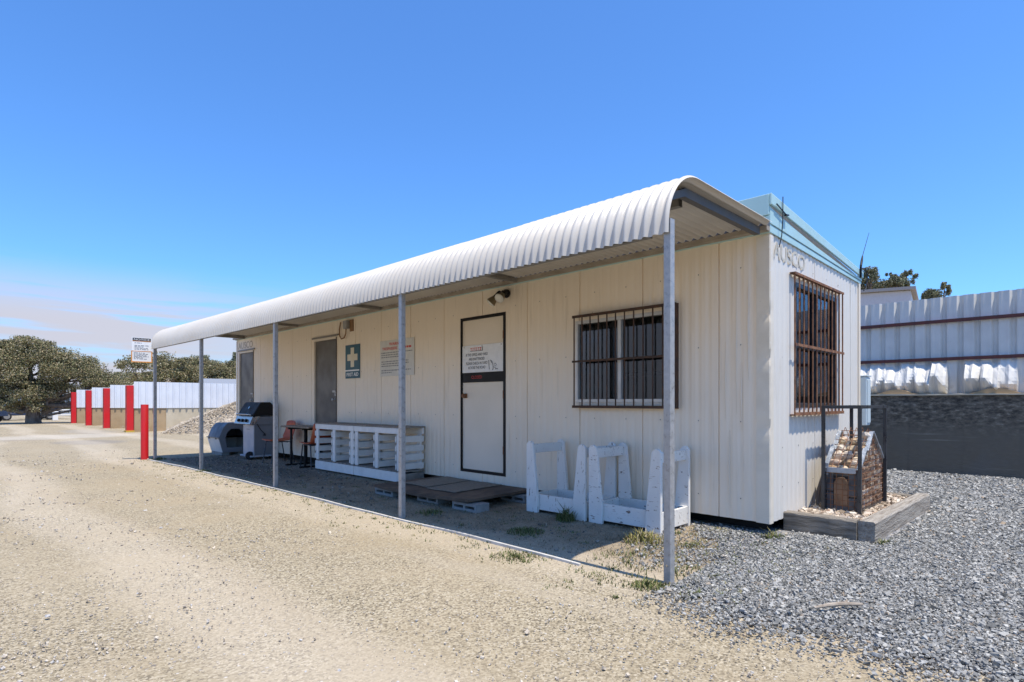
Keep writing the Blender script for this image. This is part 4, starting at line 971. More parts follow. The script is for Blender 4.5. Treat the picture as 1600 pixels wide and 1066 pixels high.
# ================================================================== garden bed with the stone house ornament
def garden_bed():
    t = thing('garden_bed', (6.4, 1.6, 0), 'low garden bed framed by weathered sleepers at the end of the hut', 'garden bed')
    def sleeper(M4, L, w, h, mat, seed):
        r = random.Random(seed); mb = MB(); n = 9; rings = []
        for i in range(n):
            y = -L / 2 + L * i / (n - 1); j = lambda: r.uniform(-.004, .004)
            rings.append([M4 @ Vector(p) for p in ((-w / 2 + j(), y, j()), (w / 2 + j(), y, j()), (w / 2 + j(), y, h - .012 + j()), (w / 2 - .012, y, h + j()), (-w / 2 + .012, y, h + j()), (-w / 2 + j(), y, h - .012 + j()))])
        mb.loft(rings); part('sleeper', mb, mat, t, smooth=30)
    sleeper(Matrix.Translation((5.445, 1.665, -.01)), .58, .11, .185, M['sleeper'], 1)
    sleeper(Matrix.Translation((6.47, 1.30, -.01)) @ Matrix.Rotation(R(-90.5), 4, 'Z'), 2.12, .125, .185, M['sleeper_x'], 2)
    sleeper(Matrix.Translation((7.47, 1.66, -.01)), .56, .10, .165, M['sleeper'], 3)
    mb = MB(); mb.box(5.49, 7.43, 1.35, 1.955, .0, .11); part('soil', mb, M['plyb'], t)
    n = 2600; X = rng.uniform(5.52, 7.41, n); Y = rng.uniform(1.38, 1.93, n); S = rng.gamma(9, .0029, n).clip(.012, .05)
    o = stones('pebbles', np.stack([X, Y, .112 + S * .25 + rng.uniform(0, .014, n)], 1), S, island('tan_pebbles', [(0, (.16, .12, .085)), (.3, (.36, .28, .2)), (.6, (.5, .42, .32)), (.85, (.6, .53, .44)), (1, (.42, .28, .19))]), .65, 21, parent=t)
    tag(o, kind='stuff')
garden_bed()
def ornament():
    x0, x1, y0, y1, zb = 6.02, 6.92, 1.52, 1.80, .135
    xm = (x0 + x1) / 2; ze, zr = .515, .865; A = M['steel_ornament']
    t = thing('gabion_house', (xm, (y0 + y1) / 2, zb), 'little house shaped wire cage filled with stones on the pebbles', 'garden ornament')
    # stepped side frames of the gable ends
    for y in (y0, y1):
        mb = MB(); s = .022
        mb.bar((x0, y, zb), (x0, y, ze - .02), s); mb.bar((x1, y, zb), (x1, y, ze - .02), s); mb.bar((x0 + s / 2, y, zb + .011), (x1 - s / 2, y, zb + .011), s)
        parts('cage_bar', mb, M['black_steel'], t)
        mb = MB()
        for sx in (-1, 1):
            xe = xm + sx * (x1 - x0) / 2; dx = -sx * (x1 - x0) / 2; H = zr - ze
            pa = Vector((xe, y - .003, ze)); pb = Vector((xm + sx * .01, y - .003, zr)); m_ = pa.lerp(pb, .52)
            off = Vector((sx * .025, 0, .045))
            mb.bar(pa + off * .3, m_ + off * .4, .012, .036, (0, 1, 0)); mb.bar(m_ - off * .1 + Vector((0, -.006, 0)), pb, .012, .036, (0, 1, 0))
            mb.bar(pa + Vector((0, -.008, -.05)), pa + Vector((0, -.008, .06)), .012, .03, (0, 1, 0))
        parts('gable_angle', mb, A, t)
    mb = MB(); mb.bar((x0 - .008, y0 + .02, ze), (x0 - .008, y1 - .02, ze), .03, .045); part('eave_angle', mb, A, t)
    # mesh
    mb = MB(); r_ = .0028
    def roofz(x): return ze + (zr - ze) * (1 - abs(x - xm) / ((x1 - x0) / 2))
    for y in (y0 - .008, y1 + .008):
        x = x0 + .045
        while x < x1 - .02: mb.tube([(x, y, zb), (x, y, roofz(x) - .01)], r_, 5); x += .05
        z = zb + .05
        while z < zr - .03:
            h = 0 if z < ze else (z - ze) / (zr - ze) * (x1 - x0) / 2
            mb.tube([(x0 + h, y, z), (x1 - h, y, z)], r_, 5); z += .05
    for xs in (-1, 1):
        for y in np.arange(y0 + .03, y1, .05):
            xe = xm + xs * ((x1 - x0) / 2 + .008); mb.tube([(xe, y, zb), (xe, y, ze), (xm + xs * .008, y, zr + .035)], r_, 5)
        for k in range(1, 8): z = zb + k * .05; mb.tube([(xm + xs * ((x1 - x0) / 2 + .008), y0, z), (xm + xs * ((x1 - x0) / 2 + .008), y1, z)], r_, 5)
        for k in range(0, 9):
            q = k / 8; x = xm + xs * ((x1 - x0) / 2 * (1 - q) + .009); z = ze + (zr - ze) * q + .004; mb.tube([(x, y0, z), (x, y1, z)], r_, 5)
    part('wire_mesh', mb, M['rust'], t)
    # stacked thin stones behind the gable mesh, loose lumps under the roof mesh
    V = []; S = []
    ST = island('ornament_stone', [(0, (.16, .10, .065)), (.25, (.3, .2, .13)), (.5, (.42, .3, .2)), (.7, (.52, .42, .3)), (.85, (.6, .53, .44)), (1, (.3, .27, .24))])
    mb = MB(); r = random.Random(9); z = zb + .012
    while z < zr - .06:
        h = r.uniform(.026, .05); hw = (x1 - x0) / 2 - .03 if z < ze else ((zr - z - h) / (zr - ze)) * (x1 - x0) / 2 - .02
        x = xm - hw
        while x < xm + hw - .02:
            w = min(r.uniform(.06, .15), xm + hw - x)
            c = Vector((x + w / 2, y0 + .045 + r.uniform(-.004, .012), z + h / 2)); q = Matrix.Translation(c) @ Matrix.Rotation(r.uniform(-.06, .06), 4, 'Y') @ Matrix.Rotation(r.uniform(-.1, .1), 4, 'Z')
            v = [q @ Vector((sx * w * .49 + r.uniform(-.008, .008), sy * .04 + r.uniform(-.006, .004), sz * h * .46 + r.uniform(-.005, .005))) for sz in (-1, 1) for sy in (-1, 1) for sx in (-1, 1)]
            mb.add(v, [(0, 2, 3, 1), (4, 5, 7, 6), (0, 1, 5, 4), (2, 6, 7, 3), (0, 4, 6, 2), (1, 3, 7, 5)]); x += w + .004
        z += h + .002
    tag(part('stacked_stones', mb, ST, t, bevel=.004), kind='stuff')
    mb = MB(); mb.prism([(x0 + .05, zb), (x1 - .05, zb), (x1 - .05, ze - .03), (xm, zr - .10), (x0 + .05, ze - .03)], y0 + .10, y1 - .01, 'y'); part('rubble_core', mb, M['slate_stone'], t)
    import bmesh
    bm = bmesh.new()
    for sx in (-1, 1):
        for k in range(16):
            q = (k // 3 + .5) / 5.4; y = y0 + .06 + (k % 3) * .085 + r.uniform(-.02, .02)
            x = xm + sx * ((x1 - x0) / 2 * (1 - q) - .045); zz = ze + (zr - ze) * q - .045
            g = bmesh.ops.create_icosphere(bm, subdivisions=2, radius=1)['verts']; sc = Vector((r.uniform(.045, .07), r.uniform(.04, .065), r.uniform(.03, .05))); ro = Matrix.Rotation(r.uniform(0, 6), 3, 'Z') @ Matrix.Rotation(sx * .6, 3, 'Y')
            for v in g:
                n_ = 1 + .16 * math.sin(v.co.x * 5 + k) * math.cos(v.co.y * 4 + 2 * k) + r.uniform(-.05, .05)
                v.co = ro @ Vector((v.co.x * sc.x * n_, v.co.y * sc.y * n_, v.co.z * sc.z * n_)) + Vector((x, y, zz))
    me = bpy.data.meshes.new('roof_stones'); bm.to_mesh(me); bm.free()
    me.transform(Matrix.Translation(-ORG[t.name])); o = link('roof_stones', me, island('roof_lump_stone', [(0, (.3, .2, .12)), (.3, (.5, .4, .27)), (.6, (.62, .56, .47)), (.85, (.55, .33, .2)), (1, (.68, .64, .58))]), t); tag(o, kind='stuff')
    mb = MB(); mb.prism([(1.61, zb + .05), (1.73, zb + .05), (1.73, .40), (1.69, .45), (1.64, .45), (1.61, .41)], x0 + .008, x0 + .03, 'x'); part('door_stone', mb, M['door_stone'], t, bevel=.006)
    for k, (a, b, c, d) in enumerate(((1.735, 1.79, zb + .01, .30), (1.735, 1.79, .31, .485), (1.53, 1.605, zb + .01, .26), (1.53, 1.605, .27, .485), (1.608, 1.732, .46, .49), (1.61, 1.73, zb + .005, zb + .045))):
        mb = MB(); mb.box(x0 + .01, x0 + .04, a, b, c, d); part('slate_slab', mb, M['slate_stone'], t, bevel=.006)
ornament()
def display_frame():
    x0, x1, y0, y1, z = 5.965, 6.87, 1.495, 1.80, 1.093; s = .028
    t = thing('steel_frame', ((x0 + x1) / 2, (y0 + y1) / 2, .1), 'open black steel box frame standing over the stone house ornament', 'steel frame')
    for x in (x0, x1):
        for y in (y0, y1):
            mb = MB(); mb.box(x - s / 2, x + s / 2, y - s / 2, y + s / 2, .1, z); part('leg', mb, M['black_steel'], t)
    mb = MB(); mb.box(x0 - s / 2, x1 + s / 2, y0 - s / 2, y0 + s / 2, z + .0, z + s); mb.box(x0 - s / 2, x1 + s / 2, y1 - s / 2, y1 + s / 2, z, z + s)
    mb.box(x0 - s / 2, x0 + s / 2, y0 + s / 2, y1 - s / 2, z, z + s); mb.box(x1 - s / 2, x1 + s / 2, y0 + s / 2, y1 - s / 2, z, z + s); part('top_ring', mb, M['black_steel'], t)
display_frame()

# ================================================================== weeds and litter
LEAF = island('weed_leaf', [(0, (.05, .075, .02)), (.4, (.10, .125, .035)), (.7, (.17, .165, .06)), (.9, (.30, .25, .12)), (1, (.4, .33, .2))])
YLEAF = island('dry_weed_leaf', [(0, (.12, .12, .03)), (.4, (.24, .22, .06)), (.75, (.38, .31, .14)), (1, (.46, .38, .24))])
def blades(pts, hs, r):
    V = []; F = []
    for (x, y, z), h in zip(pts, hs):
        a = r.uniform(0, 2 * math.pi); l = r.uniform(.15, .9) * h; w = r.uniform(.0018, .004) + h * .012
        dx, dy = math.cos(a), math.sin(a); b = len(V)
        for t, ww in ((0, 1), (.5, .85), (1, .1)):
            cx = x + dx * l * t * t; cy = y + dy * l * t * t; cz = z + h * (t - .25 * t * t)
            V += [(cx - dy * w * ww, cy + dx * w * ww, cz), (cx + dy * w * ww, cy - dx * w * ww, cz)]
        F += [(b, b + 1, b + 3, b + 2), (b + 2, b + 3, b + 5, b + 4)]
    return V, F
def tuft(x, y, rad, h, n, label, mat=LEAF, seed=0, group='weed tufts around the hut'):
    r = random.Random(seed * 7 + 3); pts = []; hs = []
    for k in range(n):
        a = r.uniform(0, 6.283); q = r.random() ** .7 * rad; pts.append((x + q * math.cos(a), y + q * math.sin(a), 0)); hs.append(h * r.uniform(.35, 1) * (1.1 - .6 * q / rad))
    V, F = blades(pts, hs, r)
    o = npmesh('weed_tuft', V, F, mat, org=(x, y, 0)); tag(o, label, 'weed', group)
tuft(4.36, 3.62, .10, .24, 150, 'tall green weed in front of the white peeling stand', seed=1)
tuft(3.72, 3.55, .17, .07, 420, 'low dark green weed clump in the shade before the stands', seed=2)
tuft(4.16, 2.62, .17, .16, 260, 'yellowing weed clump between the white stand and the post at the gravel edge', YLEAF, 3)
tuft(3.06, 3.02, .20, .05, 420, 'flat green weed patch along the edging where the shade ends', seed=4)
tuft(3.16, 1.96, .11, .07, 260, 'green weed tuft hugging the foot of the post at the gravel edge', seed=5)
tuft(5.0, 1.90, .09, .13, 110, 'dark grass tuft under the corner of the hut', seed=6)
tuft(3.62, 1.74, .07, .05, 150, 'small bright green tuft in the gravel beside the awning post', seed=7)
tuft(3.2, 1.66, .05, .06, 110, 'small green tuft at the edge of gravel and sand', seed=8)
tuft(5.42, 1.19, .08, .09, 90, 'small green tuft under the sleeper corner', seed=9)
tuft(3.83, 2.15, .12, .04, 160, 'pale green weed patch where sand meets gravel behind the post', YLEAF, 10)
tuft(4.95, 2.35, .18, .05, 300, 'yellow moss and grass by the hut wall base', YLEAF, 11)
tuft(4.3, 2.25, .12, .05, 160, 'thin green weeds in the gravel before the hut wall', seed=12)
tuft(3.66, 4.86, .16, .08, 180, 'grass tuft behind the second post', seed=13)
tuft(3.22, 13.3, .16, .10, 220, 'green grass around the foot of the awning post and round red bollard', seed=14)
tuft(3.2, 10.45, .12, .07, 150, 'green grass at the foot of the fourth post', seed=15)
tuft(10.95, 2.6, .18, .14, 200, 'green weeds at the base of the black wall', seed=16)
def weeds():
    r = random.Random(5); pts = []; hs = []
    for k in range(420):
        y = 1.7 + 12 * r.random() ** 1.3; x = px_(min(y, 13.4)) - .03 - abs(r.gauss(0, .22)) if r.random() < .62 else r.uniform(3.4, 4.6)
        if r.random() < .15: x -= r.uniform(0, .5)
        n = r.randint(3, 16); rad = r.uniform(.01, .045)
        for i in range(n): pts.append((x + r.gauss(0, rad), y + r.gauss(0, rad), 0)); hs.append(r.uniform(.008, .032))
    for k in range(230):
        x = r.uniform(3.0, 5.2); y = r.uniform(1.4, 2.6); n = r.randint(3, 12)
        for i in range(n): pts.append((x + r.gauss(0, .03), y + r.gauss(0, .03), 0)); hs.append(r.uniform(.015, .05))
    V, F = blades(pts, hs, r); tag(npmesh('ground_weeds', V, F, LEAF), 'sparse low weeds along the edging', kind='stuff')
    pts = []; hs = []
    for k in range(900):
        x = r.uniform(3.4, 4.9); y = 2.2 + 4.5 * r.random() ** 1.2; n = r.randint(3, 9)
        for i in range(n): pts.append((x + r.gauss(0, .05), y + r.gauss(0, .05), 0)); hs.append(r.uniform(.008, .025))
    V, F = blades(pts, hs, r); tag(npmesh('dead_grass', V, F, island('dead_grass_blade', [(0, (.16, .12, .075)), (.6, (.27, .21, .13)), (1, (.38, .31, .21))])), 'matted dead grass in the shade', kind='stuff')
weeds()
mb = MB(); mb.tube([(3.36, 1.06, .045), (3.44, 1.01, .052), (3.52, .965, .05), (3.60, .89, .046)], [.006, .011, .012, .007], 7); mb.tube([(3.53, .96, .05), (3.57, .955, .062)], [.008, .004], 6)
tag(part('dry_stick', mb, M['stick'], None, smooth=50, loc=(3.48, 1.0, .045)), 'short dry stick lying on the blue gravel', 'stick')
# ================================================================== BACKGROUND: right side
def retaining():
    mb = MB(); rr = random.Random(4); rings = []
    for y in np.linspace(-7, 13, 90):
        t = 1.262 + rr.uniform(-.006, .006); j = lambda: rr.uniform(-.006, .006)
        rings.append([(11.46 + j(), y, -.1), (11.465 + j(), y, .7), (11.46 + j(), y, 1.1), (11.462, y, t), (11.66, y, t), (11.66, y, -.1)])
    mb.loft(rings)
    t = thing('retaining_wall', (11.55, 3, 0), 'long black bitumen coated retaining wall behind the gravel', 'wall')
    part('wall_face', mb, M['retain'], t)
    mb = MB(); rings = []
    for y in np.linspace(-7, 13, 120):
        w = rr.uniform(.0, .02); rings.append([(11.44 - w, y, 1.264), (11.68, y, 1.264), (11.68, y, 1.288 + rr.uniform(-.004, .004)), (11.44 - w, y, 1.285 + rr.uniform(-.006, .004))])
    mb.loft(rings); part('capping', mb, M['conc'], t)
    mb = MB(); mb.add([(11.66, -30, 1.255), (90, -30, 1.255), (90, 18, 1.255), (11.66, 18, 1.255), (11.66, 18, -.4), (90, 18, -.4)], [(0, 1, 2, 3), (3, 2, 5, 4)])
    o = part('raised_ground', mb, M['plyb'], None); tag(o, kind='structure')
retaining()
def back_fence():
    t = thing('sheet_fence', (11.75, 3, 1.25), 'dented zinc sheet fence with rusty red rails above the black wall', 'fence')
    pitch = .217; y0, y1 = -7.0, 13.0; xf = 11.745
    zs = np.concatenate([[1.285, 1.33, 1.38, 1.43, 1.48, 1.53, 1.58, 1.63, 1.68, 1.73, 1.78, 1.84], [1.9, 2.1, 2.3, 2.5, 2.7, 2.86]])
    rr = np.random.default_rng(12)
    cols = []
    n = int((y1 - y0) / pitch)
    ys = []; dep = []
    for k in range(n):
        yb = y0 + k * pitch
        for u, d in ((0, 0), (.030, .045), (.062, .045), (.092, 0), (.115, 0), (.14, .004), (.165, .004), (.19, 0)): ys.append(yb + u); dep.append(d)
    ys = np.array(ys); dep = np.array(dep)
    # crumples: every pan is pushed out by its own amount, a few not at all
    amp = {}
    V = np.zeros((len(ys), len(zs), 3), dtype=np.float32)
    for i, (y, d) in enumerate(zip(ys, dep)):
        k = int((y - y0) / pitch)
        strong = (y > 1.62) or (.66 < y < 1.28) or y < .1
        if k not in amp: amp[k] = ((.25 + .06 * math.sin(1.9 * k) + rr.uniform(-.05, .05)) if strong else rr.uniform(0, .03), rr.uniform(1.42, 1.56), rr.uniform(1.76, 1.86), rr.uniform(-1.6, 1.6))
        A, zk, zt, sk = amp[k]; u = (y - y0) / pitch - k
        for j, z in enumerate(zs):
            zk2 = zk + sk * .14 * (u - .5) + .03 * math.sin(k * 2.3 + u * 7)
            if z >= zt: o = 0
            elif z >= zk2: o = A * ((zt - z) / (zt - zk2)) ** .9
            else: o = A * (.30 + .70 * max(0, (z - 1.285) / (zk2 - 1.285)) ** .8)
            o *= (.90 if u < .1 else 1.0) * (.86 + .14 * math.sin(3.1 * k + 9 * u))
            dd = d * (1 - min(1, o / .12) * .6)
            V[i, j] = (xf + dd - o + rr.normal(0, .002) * (o > .01), y + (rr.normal(0, .002) if o > .02 else 0), z if z < 2.85 else 2.88 - .004 * (y - 2))
    m = len(zs); i = np.arange(len(ys) - 1)[:, None] * m + np.arange(m - 1)[None]
    F = np.stack([i, i + m, i + m + 1, i + 1], -1).reshape(-1, 4)
    npmesh('sheeting', V.reshape(-1, 3), F, M['fence_sheet'], t)
    for z in (1.88, 2.50):
        mb = MB(); mb.box(xf - .055, xf - .004, y0, y1, z, z + .006); mb.box(xf - .055, xf - .049, y0, y1, z - .045, z); mb.box(xf - .049, xf - .006, y0, y1, z - .045, z - .041); part('rail', mb, M['oxide'], t)
    mb = MB()
    for y in np.arange(-6, 13, 3.0): mb.box(xf + .06, xf + .13, y, y + .07, 1.25, 2.8)
    parts('back_post', mb, M['oxide'], t)
    for y, lb in ((2.55, 'left'), (1.75, 'b'), (1.2, 'c')): pass
    mb = MB()
    for yc, w, h in ((2.35, .30, .085), (1.05, .32, .09), (.55, .22, .05)):
        ring = []
        for k in range(9):
            s = k / 8; ring.append((yc - w + 2 * w * s, 1.286 + h * math.sin(math.pi * s) ** 1.3))
        mb.prism(ring + [(yc + w, 1.284), (yc - w, 1.284)], 11.50, 11.73, 'x')
    o = part('spilled_soil', mb, M['plyb'], None); tag(o, 'brown soil spilling out under the dented sheet fence', kind='stuff')
back_fence()

# ================================================================== trees
def leafmat(name, stops):
    m = island(name, stops, .7); return m
OLIVE = leafmat('olive_leaf', [(0, (.075, .08, .035)), (.3, (.17, .17, .075)), (.6, (.26, .23, .115)), (.85, (.33, .245, .135)), (1, (.38, .35, .25))])
DARK = leafmat('dark_leaf', [(0, (.07, .085, .05)), (.4, (.15, .165, .09)), (.75, (.24, .235, .14)), (1, (.36, .35, .26))])
def tree(name, base, blobs, label, leaf=OLIVE, n=9000, size=(.10, .24), trunk_r=.22, seed=1, sub=14, spread=.34, lean=None, group='trees beyond the yard', hang=0):
    r = np.random.default_rng(seed); pr = random.Random(seed)
    t = thing(name, base, label, 'tree', group); B = Vector(base)
    vol = np.array([b[3] * b[4] * b[5] for b in blobs]) ** .72; cnt = (vol / vol.sum() * n).astype(int)
    C = []
    mb = MB()
    fork = B + Vector((0, 0, (blobs[0][2]) * .35)) if lean is None else B + Vector(lean)
    mb.tube([B + Vector((0, 0, -.3)), B.lerp(fork, .5) + Vector((pr.uniform(-.1, .1), pr.uniform(-.1, .1), 0)), fork], [trunk_r * 1.25, trunk_r, trunk_r * .85], 9)
    for bi, (bx, by, bz, rx, ry, rz) in enumerate(blobs):
        c = B + Vector((bx, by, bz)); m = fork.lerp(c, .5) + Vector((pr.uniform(-.3, .3), pr.uniform(-.3, .3), -.12 * (c - fork).length + pr.uniform(-.2, .3)))
        k = trunk_r * pr.uniform(.35, .55)
        mb.tube([fork, m, c], [k, k * .7, k * .3], 7)
        # sub clumps on the shell of the blob
        d = r.normal(size=(sub, 3)); d /= np.linalg.norm(d, axis=1)[:, None]; d[:, 2] = np.where(d[:, 2] < -.35, -d[:, 2], d[:, 2])
        q = r.uniform(.45, 1, sub) ** .6
        cs = np.array(c[:]) + d * q[:, None] * np.array([rx, ry, rz])
        for s in cs[: max(5, sub // 2)]:
            s = Vector(s); mb.tube([c.lerp(m, .3), c.lerp(s, .5) + Vector((0, 0, -.08)), s], [k * .32, k * .2, k * .06], 5)
        idx = r.integers(0, sub, cnt[bi]); sc = np.array([rx, ry, rz]) * spread
        w = r.uniform(.55, 1.25, sub)
        P = cs[idx] + np.clip(r.normal(size=(cnt[bi], 3)), -1.7, 1.7) * sc * w[idx][:, None]
        C.append(P)
    part('trunk', mb, M['bark'], t, smooth=60)
    P = np.concatenate(C); P = P[P[:, 2] > B.z + .25]; n = len(P)
    s = r.uniform(size[0], size[1], n)
    a = r.normal(size=(n, 3)); a[:, 2] -= hang; a /= np.linalg.norm(a, axis=1)[:, None]
    b = np.cross(a, r.normal(size=(n, 3))); b /= np.linalg.norm(b, axis=1)[:, None]
    L = a * s[:, None] * .5; W = b * (s * r.uniform(.16, .34, n))[:, None]; N = np.cross(a, b) * (s * .1)[:, None]
    V = np.stack([P - L, P + W + N, P + L, P - W + N], 1).reshape(-1, 3); F = np.arange(n * 4).reshape(-1, 4)
    npmesh('crown', V, F, leaf, t)
    return t
# wide spreading tree at the left
tree('spreading_tree', (4.45, 46.0, -.14), [(-.2, .2, 3.3, 2.6, 2.2, 1.5), (-2.0, -.4, 3.1, 1.8, 1.8, 1.4), (1.7, -.6, 2.95, 1.8, 1.7, 1.2), (3.0, -1.3, 2.4, 1.4, 1.3, .95), (4.2, -1.9, 2.1, .9, .9, .55), (-.7, -.5, 1.7, 1.6, 1.3, 1.0), (-2.6, .2, 1.9, 1.4, 1.3, 1.1), (-.3, 0, 4.65, 1.5, 1.4, .6), (.5, -.1, 4.05, 1.5, 1.5, .7), (-1.6, .6, 4.05, 1.4, 1.4, .7), (1.0, -.6, 1.95, 1.2, 1.0, .7), (-1.7, -.9, 1.0, .9, .8, .6), (-.3, -1.0, 1.05, .8, .7, .55), (-.1, .5, 1.9, 1.6, 1.0, .8), (-2.4, .8, 1.2, 1.2, .8, .8), (.9, .6, 1.35, .9, .7, .5), (-.9, .1, 4.4, 1.5, 1.4, .6)],
     'wide spreading olive green tree standing beyond the red posts at the end of the yard', OLIVE, 140000, (.055, .135), .36, 4, 20, .185)
def limbs():  # the bare low limbs reaching to the right belong to the spreading tree
    t = bpy.data.objects['spreading_tree']; B = ORG['spreading_tree']; r = random.Random(8); mb = MB()
    for dx, dy, dz, k in ((5.3, -2.4, 2.1, .12), (4.9, -2.2, 1.55, .10), (4.4, -2.0, 1.15, .085), (-3.2, 1.2, 2.4, .12), (2.4, -1.2, 2.9, .11), (3.6, -1.2, 2.4, .07)):
        pts = []
        for s in np.linspace(0, 1, 7): pts.append(B + Vector((dx * s, dy * s, .5 + (dz - .5) * s ** .7 + .15 * math.sin(s * 5 + dx))) + Vector((0, 0, r.uniform(-.06, .06))))
        mb.tube(pts, [k * (1 - .75 * s) for s in np.linspace(0, 1, 7)], 7)
        for q in range(4):
            p = pts[3 + q % 4]; mb.tube([p, p + Vector((r.uniform(.2, .8), r.uniform(-.5, .2), r.uniform(.0, .5))), p + Vector((r.uniform(.8, 1.5), r.uniform(-.9, .1), r.uniform(.1, .7)))], [k * .3, k * .2, .01], 5)
    part('low_limb', mb, M['bark'], t, smooth=60)
limbs()
def pt(a, d): k = d / 1.41421; return k * (1 + a), k * (1 - a)
BG = [ # a (bearing), distance, height, half width, label
    (-.695, 62, 4.2, 2.3, 'bushy olive tree just beyond the spreading tree', OLIVE), (-.655, 66, 5.3, 3.0, 'olive tree rising behind the notice board', DARK),
    (-.61, 60, 6.7, 3.6, 'taller olive tree behind the last awning post', OLIVE), (-.565, 68, 7.2, 3.4, 'ragged dark tree behind the white bay sheeting', DARK),
    (-.525, 64, 6.6, 3.6, 'olive tree seen between the last two awning posts', OLIVE), (-.485, 67, 6.6, 3.6, 'dense olive tree at the far corner of the hut', OLIVE), (-.47, 80, 8.9, 1.6, 'thin dark tree top above the far corner of the hut', DARK),
    (-.752, 78, 3.4, 2.4, 'small grey green tree in the gap beside the spreading tree', DARK)]
for k, (a, d, h, w, lb, lm) in enumerate(BG):
    x, y = pt(a, d); r = random.Random(k + 40); bl = [(0, 0, h * .62, w * .75, w * .7, h * .30)]
    for i in range(6): bl.append((r.uniform(-.75, .75) * w, r.uniform(-.6, .6) * w, h * r.uniform(.45, .82), w * r.uniform(.32, .5), w * r.uniform(.3, .45), h * r.uniform(.12, .19)))
    tree('olive_tree' if lm is OLIVE else 'dark_tree', (x, y, gz(x, y)), bl, lb, lm, 26000, (.10, .24), .2, 60 + k, 14, .19)
RT = [(.634, 40, 9.0, 1.5, 'round topped gum tree behind the grey shed', DARK, 7000, .24), (.668, 42, 9.9, 1.3, 'sparse gum tree with open branches above the sheet fence', DARK, 2600, .15), (.727, 46, 9.5, 1.0, 'low gum tree crown showing over the sheet fence', DARK, 6000, .24)]
for k, (a, d, h, w, lb, lm, n, sp) in enumerate(RT):
    x, y = pt(a, d); r = random.Random(k + 90); bl = [(0, 0, h * .78, w * .7, w * .7, h * .12)]
    for i in range(6): bl.append((r.uniform(-.8, .8) * w, r.uniform(-.8, .8) * w, h * r.uniform(.70, .93), w * r.uniform(.28, .45), w * r.uniform(.3, .4), h * r.uniform(.05, .08)))
    tree('gum_tree', (x, y, 1.25), bl, lb, lm, n * 3, (.08, .19), .17, 130 + k, 9, sp, group='gum trees beyond the sheet fence')
# low scrub behind the trunk of the spreading tree
for k, (a, d, h, w, lb) in enumerate(((-.835, 47, 1.7, 1.5, 'dark shrub behind the trunk of the spreading tree'), (-.79, 49, 1.5, 1.4, 'dark shrub behind the white pipe rail'), (-.89, 50, 1.9, 1.7, 'dark shrub behind the cars under the spreading tree'))):
    x, y = pt(a, d)
    tree('dark_shrub', (x, y, gz(x, y)), [(0, 0, h * .5, w * .8, w * .7, h * .4), (.6, .1, h * .6, w * .5, w * .5, h * .3), (-.6, .2, h * .45, w * .5, w * .5, h * .3)], lb, DARK, 9000, (.06, .14), .06, 170 + k, 10, .25, group='shrubs under the spreading tree')
# far-off wood closing the horizon
def wood():
    r = np.random.default_rng(77); n = 60000; ang = r.uniform(-1.1, 1.1, n); d = r.uniform(150, 190, n)
    hh = 6.5 + 2.5 * np.sin(ang * 9) + 1.5 * np.sin(ang * 31 + 1) + 1.2 * np.sin(ang * 77)
    z = -.3 + hh * r.random(n) ** .7 * .62
    th = math.pi / 4 + ang; P = np.stack([d * np.cos(th), d * np.sin(th), z], 1)
    s = r.uniform(.5, 1.3, n); a = r.normal(size=(n, 3)); a /= np.linalg.norm(a, axis=1)[:, None]; b = np.cross(a, r.normal(size=(n, 3))); b /= np.linalg.norm(b, axis=1)[:, None]
    L = a * s[:, None] * .5; W = b * s[:, None] * .3
    V = np.stack([P - L, P + W, P + L, P - W], 1).reshape(-1, 3)
    tag(npmesh('distant_wood', V, np.arange(n * 4).reshape(-1, 4), DARK), 'far-off line of trees along the horizon', kind='stuff')
wood()

